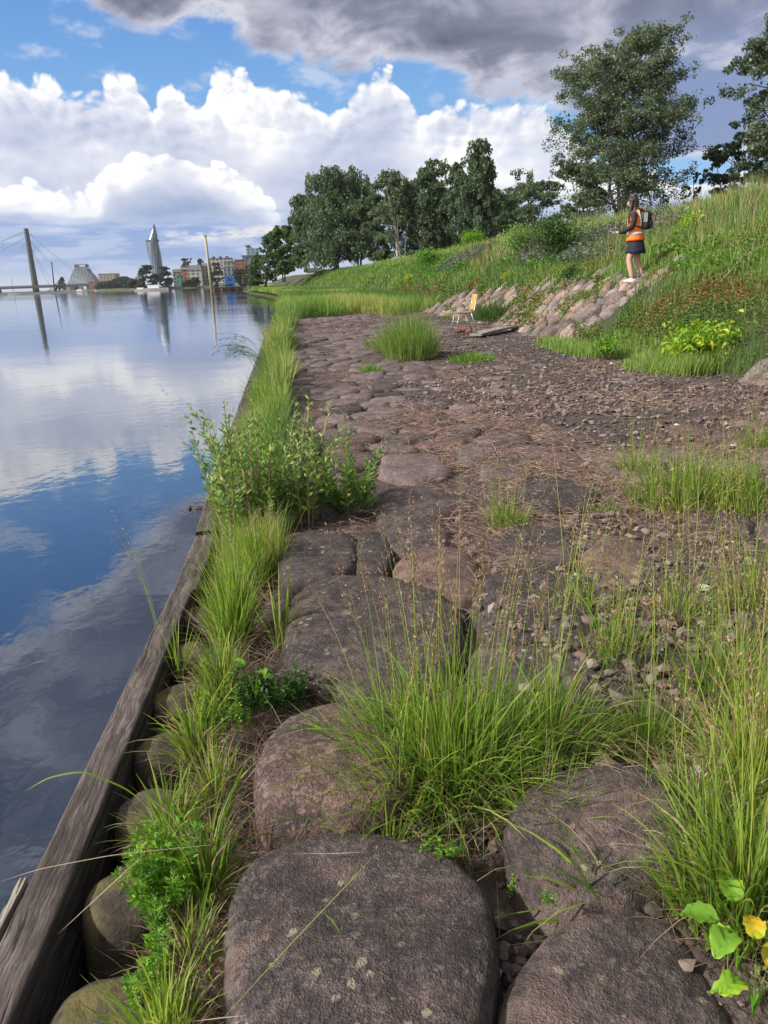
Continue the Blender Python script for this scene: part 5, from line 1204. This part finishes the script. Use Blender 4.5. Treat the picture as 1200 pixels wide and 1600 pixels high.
def bridge():
    D = 1300; c = at_d(57, 458, D); c[2] = WZ; root = empty('cable_bridge', c, 'cable stayed bridge with one tall leaning dark pylon', 'bridge')
    tp = at_d(40.5, 357, D)-c; b = MB(); q = np.linspace(0, 1, 8)[:, None]; Pt = np.array([0, 0, -1.])*(1-q)+tp*q
    M_pyl = mat_plain('pylon_paint', (.035, .045, .045), .7, .15, .1)
    b.tube(Pt, np.linspace(5.2, 3.4, 8), 8); link(bpy.data.objects.new('pylon', b.build('pylon', M_pyl, False)), root)
    zd = at_d(57, 448.5, D)[2]-WZ; xl, xr = at_d(-330, 446, D)[0]-c[0], at_d(150, 446, D)[0]-c[0]
    b = MB(); b.box(((xl+xr)/2, 0, zd), (xr-xl, 28, 3.2)); link(bpy.data.objects.new('deck', b.build('deck', M_dark, False)), root)
    b = MB(); b.box(((xl+xr)/2, -13, zd+2.3), (xr-xl, .5, 1.0)); link(bpy.data.objects.new('railing', b.build('railing', M_dark, False)), root)
    for x in (xl*.8, xl*.45, -xl*.0-60, 60, xr*.9):
        b = MB(); b.box((x, 0, zd/2-1.5), (7, 22, zd)); link(bpy.data.objects.new('pier', b.build('pier', M_conc, False)), root)
    M_cab = mat_plain('stay_cable', (.36, .40, .45), .6, .05, .1)
    for sgn, ends in ((-1, (-60, -45, -130, -150, -215, -240)), (1, (78, 86, 108, 116, 140, 149))):
        for k, px in enumerate(ends):
            e = at_d(px, 447, D)-c; e[2] = zd+1.6; f = [.80, .78, .88, .86, .97, .95][k]; a = tp*f+np.array([0, 0, 0]); b = MB()
            qq = np.linspace(0, 1, 7)[:, None]; Pc = a*(1-qq)+e*qq-np.array([0, 0, 1])*np.sin(qq*math.pi)*3
            b.tube(Pc, .30, 5); link(bpy.data.objects.new('stay_cable', b.build('stay_cable', M_cab, True)), root)
bridge()
# barge with a blue cabin and leaning poles
def barge():
    D = 250; A = at_d(330, 447, D); B = at_d(392, 447, D); root = empty('barge', ((A[0]+B[0])/2, D, WZ), 'low dark rusty work barge moored off the bank', 'barge')
    W = B[0]-A[0]; b = MB()
    V = []
    for x, s in ((-W/2, .5), (-W/2+1.2, 1), (W/2-1.2, 1), (W/2, .5)): V += [[x, -3*s, -.3], [x, 3*s, -.3], [x, 3.2*s, 1.0], [x, -3.2*s, 1.0]]
    b.add(V, [grid_faces(4, 4, True), np.array([[3, 2, 1, 0], [12, 13, 14, 15]])]); link(bpy.data.objects.new('hull', b.build('hull', mat_plain('barge_hull', (.07, .035, .028), .8, .5, 1), False)), root)
    b = MB(); b.box((0, 0, 1.08), (W, 6.2, .12)); link(bpy.data.objects.new('deck', b.build('deck', mat_plain('barge_deck', (.10, .14, .12), .8, .2, 1), False)), root)
    for k in range(5):
        b = MB(); b.tube([[W*(-.4+.19*k), -3.25, .2], [W*(-.4+.19*k), -3.4, .2]], .45, 12); link(bpy.data.objects.new('tyre', b.build('tyre', M_dark)), root)
    b = MB(); b.tube([[-W*.25, -2, 1.7], [W*.05, -2, 1.7]], .3, 8); b.box((W*.3, 1, 1.6), (2.2, 1.4, .9)); b.box((-W*.38, 0, 1.9), (1.6, 1.6, 1.5)); link(bpy.data.objects.new('deck_gear', b.build('deck_gear', M_dark)), root)
    c = at_d(359, 440, D); root = empty('blue_cabin', (c[0], D, WZ+1.14), 'bright blue cabin with dark lattice posts above it on the barge', 'cabin')
    b = MB(); b.box((0, 0, 1.7), (2.9, 2.4, 3.4)); link(bpy.data.objects.new('wall', b.build('wall', M_bluep, False)), root)
    for x in (-1.3, 0, 1.3):
        b = MB(); b.tube([[x, 0, 3.4], [x, 0, 5.6]], .16, 6); link(bpy.data.objects.new('post', b.build('post', M_dark)), root)
    b = MB(); b.box((0, 0, 5.7), (3.4, 2.6, .25)); link(bpy.data.objects.new('roof', b.build('roof', M_roof, False)), root)
    b = MB(); b.box((0, -1.22, 2.2), (1.3, .06, .9)); link(bpy.data.objects.new('window', b.build('window', M_dark, False)), root)
barge()
def pole(label, px, yt, yb, D, r, mt, dx=0):
    a = at_d(px+dx, yb, D); a[2] = WZ; b_ = at_d(px, yt, D); b = MB(); b.tube([[0, 0, -1], (b_-a)*.5, b_-a], [r, r*.95, r*.9], 10); b.tube([(b_-a)*.985, (b_-a)*1.0], [r*1.25, r*1.25], 10)
    o = obj('mooring_pole', b.build('mooring_pole', mt), label=label, cat='pole', group='tall poles standing in the water'); o.location = a
M_pole = mat_plain('pole_paint', (.34, .30, .22), .7, .3, .5)
pole('tall thick yellowish pole leaning beside the barge', 320.5, 368, 453, 245, .42, M_pole, 10)
pole('thin dark pole at the right end of the barge', 387.5, 404, 452, 246, .13, M_dark, 2)
pole('thin mast standing in front of the bridge deck', 80.5, 409, 456, 900, .7, M_dark, 5)
def boat(label, px, py, D, L, mast=0, cab=1, name='boat'):
    c = at_d(px, py, D); c[2] = WZ; root = empty(name, c, label, 'boat', 'boats on the far water')
    V = []
    for x, s in ((-.5, .8), (-.2, 1), (.2, .9), (.5, .05)):
        for yy, z in ((-.10, -.02), (.10, -.02), (.16, .10), (-.16, .10)): V.append([x*L, yy*L*s, z*L])
    b = MB(); b.add(V, [grid_faces(4, 4, True), np.array([[3, 2, 1, 0], [12, 13, 14, 15]])]); link(bpy.data.objects.new('hull', b.build('hull', M_white, False)), root)
    if cab: b = MB(); b.box((-.08*L, 0, .16*L), (.45*L, .2*L, .12*L)); link(bpy.data.objects.new('cabin', b.build('cabin', M_white, False)), root)
    if mast: b = MB(); b.tube([[0, 0, .1*L], [0, 0, mast]], .12, 5); link(bpy.data.objects.new('mast', b.build('mast', M_dark)), root)
boat('white motor cruiser moored in front of the far trees', 243, 448, 420, 13)
boat('smaller white boat left of the cruiser', 221, 449, 440, 8)
boat('small sailing boat with a bare mast under the bridge', 22, 460, 600, 8, 12, 0)
boat('white boat moored by the far warehouse', 126, 456, 640, 9)
boat('little white boat with a mast by the far quay', 155, 455, 700, 8, 10, 0)
def quay_strip():
    A = at_d(-300, 460, 560); B = at_d(118, 456, 620); b = MB(); c = (A+B)/2; c[2] = WZ
    d = B-A; L = np.hypot(d[0], d[1]); b.box((0, 0, .5), (L, 8, 1.3), math.atan2(d[1], d[0]))
    o = obj('pale_breakwater', b.build('pale_breakwater', mat_plain('pale_concrete', (.45, .44, .43), .8, .15, .2), False), label='long low pale breakwater on the water before the bridge', cat='breakwater'); o.location = c
quay_strip()
ft = [('dark oval tree just left of the glass tower', 232, 414, 22, 600, 'oval'), ('dark oval tree right of the glass tower', 262, 416, 17, 600, 'oval'), ('low round tree between the two oval ones', 247, 428, 18, 610, 'round'),
      ('round tree rising over the grey green house', 296, 403, 20, 860, 'round'), ('small round tree behind the yellowish pole', 317, 404, 12, 850, 'round'), ('dark broad tree left of the blue cabin', 339, 411, 24, 560, 'round'),
      ('pointed tree on the bridge line', 104, 433, 7, 1200, 'cone'), ('wide low tree mass at the far shore', 200, 432, 26, 1090, 'round'), ('low tree beside the wide low mass', 214, 436, 14, 1080, 'round'),
      ('bushy tree under the high building', 378, 420, 22, 480, 'round'), ('light tree right of the bushy one', 393, 414, 22, 470, 'round'), ('low green tree by the white house', 308, 434, 16, 600, 'round'), ('small tree by the teal kiosk', 270, 434, 12, 600, 'round'),
      ('low shore bushes left of the cruiser', 214, 438, 26, 700, 'round'), ('low shore tree left of the yellowish pole', 300, 437, 18, 590, 'round'), ('low tree at the root of the barge', 400, 430, 24, 440, 'round'), ('low dark tree right of the beige building', 186, 436, 22, 1060, 'round'), ('low trees by the red warehouse', 168, 440, 20, 1040, 'round'), ('broad tree between the brick block and the bank trees', 398, 412, 22, 500, 'round')]
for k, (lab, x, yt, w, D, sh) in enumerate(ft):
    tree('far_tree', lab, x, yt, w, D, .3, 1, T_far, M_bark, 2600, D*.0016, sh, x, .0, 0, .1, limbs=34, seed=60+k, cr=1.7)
# pale vans / roofs glimpsed between the trees
house('low pale shed roof glimpsed under the big dense tree', 478, 500, 424, 125, 'white', 'flat', 3, 2.6, M_white, 'shed', grp='sheds among the trees')

# ---------------------------------------------------------------- chair and planks
def chair():
    c = at_z(724, 519, .03); k = 1.0; root = empty('school_chair', c, 'old school chair with a yellow curved back and metal legs', 'chair', rz=R(6))
    M_y = mat_plain('yellow_plywood', (.40, .25, .06), .6, .3, 8); M_ply = mat_plain('weathered_plywood', (.24, .17, .11), .7, .3, 12); M_tube = mat_plain('worn_steel', (.36, .38, .40), .4, .2, 30, Metallic=.5)
    # faces -X; the back is at +X
    u = np.linspace(0, 1, 8); X = .22+.07*u**1.2; Z = .50+.38*u; wv = np.linspace(-.19, .19, 9)
    V = []
    for s in (0, .011):
        for x, z in zip(X, Z):
            for w in wv: V.append([x+s+.035*(1-(w/.19)**2), w*(1-.12*((z-.69)/.19)**2), z])
    n1 = 72; i = np.arange(72).reshape(8, 9); g = grid_faces(8, 9)
    rim = np.concatenate([i[0], i[1:, -1], i[-1, :-1][::-1], i[1:-1, 0][::-1]]); rj = np.roll(rim, -1)
    link(bpy.data.objects.new('backrest', mesh('backrest', V, [g, g[:, ::-1]+n1, np.stack([rj, rim, rim+n1, rj+n1], -1)], M_y, True)), root)
    b = MB(); V = []
    for s in (0, -.012):
        for x in np.linspace(-.21, .22, 8):
            for w in np.linspace(-.2, .2, 7): V.append([x, w, .47+s+.02*((x+.0)/.2)**2*(1 if x > 0 else .5)-.008*(1-(w/.2)**2)])
    i = np.arange(56).reshape(8, 7); g = grid_faces(8, 7); rim = np.concatenate([i[0], i[1:, -1], i[-1, :-1][::-1], i[1:-1, 0][::-1]]); rj = np.roll(rim, -1)
    link(bpy.data.objects.new('seat', mesh('seat', V, [g[:, ::-1], g+56, np.stack([rim, rj, rj+56, rim+56], -1)], M_ply, True)), root)
    for sy in (-1, 1):
        y = sy*.19
        b = MB(); b.tube([[-.16, y, .455], [-.20, y, .25], [-.25, y*1.08, 0]], .012, 8); link(bpy.data.objects.new('leg', b.build('leg', M_tube)), root)
        b = MB(); b.tube([[.14, y, .455], [.20, y, .25], [.29, y*1.08, 0]], .012, 8); link(bpy.data.objects.new('leg', b.build('leg', M_tube)), root)
        b = MB(); b.tube([[-.18, y*.9, .45], [.17, y*.9, .45], [.225, y*.85, .50], [.25, y*.8, .62], [.285, y*.75, .80]], .011, 8); link(bpy.data.objects.new('back_frame', b.build('back_frame', M_tube)), root)
    b = MB(); b.tube([[-.2, -.19, .26], [-.2, .19, .26]], .009, 6); link(bpy.data.objects.new('stretcher', b.build('stretcher', M_tube)), root)
chair()
def plank(label, p0, p1, w, th, z, mt=None, name='plank'):
    A = at_z(*p0, z); B = at_z(*p1, z); d = B-A; L = np.hypot(d[0], d[1]); c = (A+B)/2; ns = 24
    u = np.linspace(-.5, .5, ns); b = MB(); V = []
    for t in u:
        for yy, zz in ((-w/2, 0), (w/2, 0), (w/2, th), (-w/2, th)): V.append([t*L+RS.normal()*.002, yy*(1+.03*math.sin(9*t)), zz+.012*math.cos(t*3)+t*.05])
    b.add(V, [grid_faces(ns, 4, True), np.array([[3, 2, 1, 0], [4*ns-4, 4*ns-3, 4*ns-2, 4*ns-1]])])
    o = obj(name, b.build(name, mt or M_board, False), label=label, cat='plank'); o.location = c; o.rotation_euler = (0, 0, math.atan2(d[1], d[0]))
plank('pale grey broken plank lying on the paving right of the chair', (742, 523), (806, 512), .34, .05, .05)
plank('thin dark board lying under the chair', (706, 524), (746, 523), .12, .03, .04, M_timber)
for k, (px, py, lab) in enumerate([(716, 517, 'left red brick fragment under the chair'), (724, 516, 'middle red brick fragment under the chair'), (732, 518, 'right red brick fragment under the chair')]):
    me = rock_mesh('brick_fragment', [(1, 0, 0, .09), (-1, .2, 0, .08), (0, 1, .1, .06), (0, -1, 0, .05), (0, 0, 1, .05), (0, 0, -1, .05)], 2, FM['brick'] if False else mat_plain('red_brick', (.28, .09, .06), .9, .3, 30), 12, .01, k)
    o = obj('brick_fragment', me, label=lab, cat='brick'); o.location = at_z(px, py, .05)

# ---------------------------------------------------------------- person
def skin(name, verts, edges, mat, parent, sub=2, root=0):
    me = bpy.data.meshes.new(name); me.from_pydata([v[:3] for v in verts], edges, []); o = bpy.data.objects.new(name, me); C.objects.link(o)
    sm = o.modifiers.new('skin', 'SKIN'); sm.use_smooth_shade = True
    if not me.skin_vertices: me.skin_vertices.new()
    for i, v in enumerate(verts):
        s = me.skin_vertices[0].data[i]; s.radius = (v[3], v[4] if len(v) > 4 else v[3]); s.use_root = (i == root)
    ss = o.modifiers.new('sub', 'SUBSURF'); ss.levels = sub; ss.render_levels = sub
    dg = bpy.context.evaluated_depsgraph_get(); m2 = bpy.data.meshes.new_from_object(o.evaluated_get(dg)); m2.materials.append(mat)
    bpy.data.objects.remove(o); bpy.data.meshes.remove(me); m2.name = name
    for p in m2.polygons: p.use_smooth = True
    return link(bpy.data.objects.new(name, m2), parent)
def loft(name, rows, mat, parent, n=24, wav=0., cap=True, k=3, open_front=False):
    """rows of (cx, cy, z, rx, ry)"""
    th = np.linspace(0, 2*math.pi, n, endpoint=False); V = []
    for i, (cx, cy, z, rx, ry) in enumerate(rows):
        w = 1+wav*np.sin(th*k*2+i*.4)*(i/len(rows)); V.append(np.stack([cx+rx*w*np.cos(th), cy+ry*w*np.sin(th), np.full(n, z)+wav*.1*np.cos(th*3)], -1))
    fs = [grid_faces(len(rows), n, True)]
    if cap: fs += [np.arange(n)[::-1][None], (np.arange(n)+(len(rows)-1)*n)[None]]
    me = mesh(name, np.concatenate(V), fs, mat, True); bm = bmesh.new(); bm.from_mesh(me); bmesh.ops.recalc_face_normals(bm, faces=bm.faces); bm.to_mesh(me); bm.free()
    return link(bpy.data.objects.new(name, me), parent) if parent is not False else me
def person():
    foot = on_slope(988, 446); print('person at', foot); foot[2] += .055
    rz = math.atan2(-.95, -.30)  # placeholder replaced below
    face = math.atan2(.52, -.85)-math.pi/2     # local +Y -> world (-.95,.30)
    root = empty('person', foot, 'person with long dark hair in an orange safety vest standing on the stone slope', 'person', rz=face)
    sk = mat_plain('skin', (.46, .27, .20), .55, .06, 20); leg = mat_plain('pink_leggings', (.50, .30, .25), .7, .15, 14)
    blk = mat_plain('black_cloth', (.016, .017, .022), .85, .3, 30); org = mat_plain('orange_vest', (.85, .17, .015), .6, .08, 10); refl = mat_plain('reflective_tape', (.50, .46, .47), .4, .1, 20)
    navy = mat_plain('navy_cloth', (.010, .012, .028), .85, .3, 20); hair = mat_plain('dark_brown_hair', (.022, .011, .009), .6, .5, 50); wht = mat_plain('white_shoe', (.62, .58, .58), .6, .1, 30)
    # continuous body: pelvis root
    v = [(0, -.02, .84, .135, .10), (0, -.01, .98, .12, .085), (0, .02, 1.14, .13, .09), (0, .04, 1.28, .13, .085), (0, .05, 1.37, .055, .05), (0, .07, 1.43, .045, .048), (0, .105, 1.50, .078, .092), (0, .10, 1.565, .075, .085),
         (-.155, .04, 1.30, .052), (-.20, .02, 1.18, .045), (-.215, .05, 1.05, .040), (-.19, .20, .985, .034), (-.16, .31, .965, .024), (-.155, .355, .96, .026, .016),
         (.155, .04, 1.30, .052), (.20, .03, 1.18, .045), (.215, .08, 1.05, .040), (.14, .22, .985, .034), (.07, .31, .975, .024), (.05, .35, .97, .026, .016),
         (-.085, -.02, .78, .085), (-.09, .05, .60, .070), (-.085, .085, .44, .052), (-.085, .05, .28, .050), (-.085, .0, .09, .034), (-.085, .05, .04, .034, .026), (-.09, .13, .022, .030, .02),
         (.085, -.03, .78, .085), (.09, -.04, .60, .070), (.085, -.05, .45, .052), (.085, -.10, .30, .050), (.085, -.17, .13, .034), (.085, -.13, .075, .032, .026), (.09, -.06, .04, .03, .02),
         (0, .205, 1.495, .014, .016), (0, .16, 1.44, .035, .03)]
    e = [(0, 1), (1, 2), (2, 3), (3, 4), (4, 5), (5, 6), (6, 7), (3, 8), (8, 9), (9, 10), (10, 11), (11, 12), (12, 13), (3, 14), (14, 15), (15, 16), (16, 17), (17, 18), (18, 19),
         (0, 20), (20, 21), (21, 22), (22, 23), (23, 24), (24, 25), (25, 26), (0, 27), (27, 28), (28, 29), (29, 30), (30, 31), (31, 32), (32, 33), (6, 34), (6, 35)]
    body = skin('body', v, e, sk, root)
    # fingers: four curled and a thumb on each hand
    for sx, (hx, hy, hz) in ((-1, v[13][:3]), (1, v[19][:3])):
        for k in range(4):
            o = (k-1.5)*.016; L = (.8, 1., .95, .75)[k]
            skin('finger', [(hx+o, hy+.01, hz, .0085), (hx+o, hy+.035*L, hz-.006, .0085), (hx+o*.9, hy+.058*L, hz+.004, .0078), (hx+o*.8, hy+.07*L, hz+.018, .007)], [(0, 1), (1, 2), (2, 3)], sk, body, 1)
        skin('thumb', [(hx-sx*.018, hy-.02, hz+.006, .011), (hx-sx*.036, hy+.006, hz+.018, .010), (hx-sx*.034, hy+.032, hz+.026, .009)], [(0, 1), (1, 2)], sk, body, 1)
    for sx in (-1, 1):
        b = MB(); b.tube([[sx*.03, .188, 1.515], [sx*.03, .194, 1.515]], .011, 8); link(bpy.data.objects.new('eye', b.build('eye', blk)), body)
    b = MB(); b.tube([[-.022, .19, 1.455], [0, .196, 1.453], [.022, .19, 1.455]], [.004, .006, .004], 6); link(bpy.data.objects.new('mouth', b.build('mouth', mat_plain('lips', (.35, .10, .09), .5))), body)
    # leggings over both legs
    for s, ids in (('leggings', (20, 21, 22, 23, 24)), ('leggings', (27, 28, 29, 30, 31))):
        q = [(*v[i][:3], v[i][3]+.008) for i in ids]; skin(s, q, [(i, i+1) for i in range(4)], leg, root)
    # sleeves + top
    skin('shirt', [(*v[i][:3], v[i][3]+(.014 if i >= 8 else .0), (v[i][4] if len(v[i]) > 4 else v[i][3])+(.014 if i >= 8 else .0)) for i in (1, 2, 3, 8, 9, 10, 11, 12, 14, 15, 16, 17, 18)], [(0, 1), (1, 2), (2, 3), (3, 4), (4, 5), (5, 6), (6, 7), (2, 8), (8, 9), (9, 10), (10, 11), (11, 12)], blk, root, 2, 1)
    loft('skirt', [(0, -.02, .56, .185, .20), (0, -.02, .62, .182, .19), (0, -.02, .72, .175, .17), (0, -.01, .84, .16, .145), (0, 0, .96, .14, .115)], navy, root, 32, .05)
    vest = loft('vest', [(0, .0, .80, .185, .185), (0, .0, .83, .190, .185), (0, .0, .92, .178, .160), (0, .01, 1.04, .172, .15), (0, .03, 1.16, .170, .145), (0, .04, 1.26, .166, .138), (0, .045, 1.32, .150, .118), (0, .045, 1.36, .118, .095), (0, .05, 1.39, .075, .072)], org, root, 32, .02)
    for z, rx, ry, cy in ((.93, .180, .161, .0), (1.06, .168, .143, .012)):
        loft('reflective_band', [(0, cy, z-.028, rx+.004, ry+.004), (0, cy, z+.028, rx+.001, ry+.001)], refl, vest, 32, 0)
    for sx in (-1, 1):
        b = MB(); b.tube([[sx*.10, -.10, .96], [sx*.10, -.10, 1.15], [sx*.095, -.04, 1.36], [sx*.09, .05, 1.375]], .022, 8); link(bpy.data.objects.new('reflective_band', b.build('reflective_band', refl)), vest)
    b = MB(); b.tube([[-.085, .07, 1.36], [-.07, -.03, 1.375], [0, -.075, 1.37], [.07, -.03, 1.375], [.085, .07, 1.36]], [.02, .036, .045, .036, .02], 10); link(bpy.data.objects.new('hood', b.build('hood', mat_plain('red_orange_hood', (.75, .07, .015), .7, .1, 12))), vest)
    # hair: cap plus long fall over the near shoulder
    loft('hair', [(-.05, .02, 1.12, .035, .03), (-.055, .015, 1.20, .055, .045), (-.04, .02, 1.30, .075, .06), (-.02, .03, 1.40, .086, .070), (0, .065, 1.47, .092, .092), (0, .08, 1.54, .092, .100), (0, .085, 1.59, .078, .088), (0, .085, 1.625, .045, .055), (0, .085, 1.637, .008, .01)], hair, root, 28, .05, k=5)
    b = MB(); b.tube([[-.085, .09, 1.56], [-.10, .10, 1.42], [-.12, .12, 1.28], [-.13, .12, 1.16], [-.12, .12, 1.08]], [.03, .032, .034, .028, .008], 8)
    link(bpy.data.objects.new('hair', b.build('hair', hair)), root)
    for (x, y, z, a, mt, nm) in ((-.087, .045, .035, 0, wht, 'shoe'), (.087, -.11, .065, -.45, blk, 'shoe')):
        V, Fc = ico(3); V = V*np.array([.047, .128, .048]); V[:, 2] = np.maximum(V[:, 2], -.035); V[:, 2] *= np.where(V[:, 1] > .03, .75, 1.15)
        me = mesh(nm, V, Fc, mt); o = link(bpy.data.objects.new(nm, me), root); o.location = (x, y, z); o.rotation_euler = (a, 0, 0)
    W = lambda p: Matrix.Translation(Vector([float(q) for q in foot])) @ Matrix.Rotation(face, 4, 'Z') @ Vector(p)
    # backpack (a thing of its own)
    bp = empty('backpack', W((0, -.19, 1.0)), 'small black backpack with grey patches on the person in the orange vest', 'backpack', rz=face)
    gr = mat_plain('grey_fabric', (.20, .21, .24), .8, .2, 30)
    loft('pack_body', [(0, -.01, .0, .09, .05), (0, -.01, .02, .125, .072), (0, -.015, .10, .138, .085), (0, -.015, .20, .138, .085), (0, -.01, .29, .125, .075), (0, 0, .34, .09, .055), (0, 0, .355, .03, .02)], blk, bp, 28)
    loft('pocket', [(0, -.085, .03, .07, .02), (0, -.09, .06, .095, .035), (0, -.09, .14, .095, .035), (0, -.085, .17, .07, .02)], blk, bp, 20)
    b = MB(); b.box((0, -.128, .165), (.15, .012, .022)); link(bpy.data.objects.new('zip_band', b.build('zip_band', gr, False)), bp)
    b = MB(); b.box((-.136, .0, .22), (.014, .07, .17)); link(bpy.data.objects.new('side_panel', b.build('side_panel', gr, False)), bp)
    for sx in (-1, 1):
        b = MB(); b.tube([[sx*.09, .05, .33], [sx*.11, .13, .395], [sx*.118, .26, .36], [sx*.13, .345, .24], [sx*.178, .25, .10], [sx*.13, .05, .03]], .014, 8); link(bpy.data.objects.new('strap', b.build('strap', blk)), bp)
    b = MB(); b.tube([[-.03, .02, .35], [0, .02, .40], [.03, .02, .35]], .008, 6); link(bpy.data.objects.new('handle', b.build('handle', blk)), bp)
    tb = empty('clipboard', W((-.06, .42, .985)), 'blue clipboard held out in front of the person', 'clipboard', rz=face)
    b = MB(); b.box((0, 0, 0), (.22, .18, .008)); o = link(bpy.data.objects.new('board', b.build('board', mat_plain('blue_plastic', (.08, .25, .62), .35, .05, 5), False)), tb); o.rotation_euler = (.25, 0, 0)
    b = MB(); b.box((0, .0, .010), (.19, .15, .003)); o = link(bpy.data.objects.new('sheet', b.build('sheet', mat_plain('pale_blue_sheet', (.25, .45, .75), .5, .05, 5), False)), tb); o.rotation_euler = (.25, 0, 0)
person()
HAZE = 0.00007
def haze():
    if not HAZE: return
    m, t = M('haze_air'); pv = t.n('ShaderNodeVolumePrincipled'); pv.inputs['Color'].default_value = (.80, .87, 1., 1); pv.inputs['Density'].default_value = HAZE
    o = t.n('ShaderNodeOutputMaterial'); t.l(pv.outputs[0], o.inputs['Volume'])
    b = MB(); b.box((-4500, 7000, 75), (20000, 16000, 160)); obj('haze', b.build('haze', m, False), label='thin bluish air over the river and the town', cat='haze', kind='stuff')
haze()
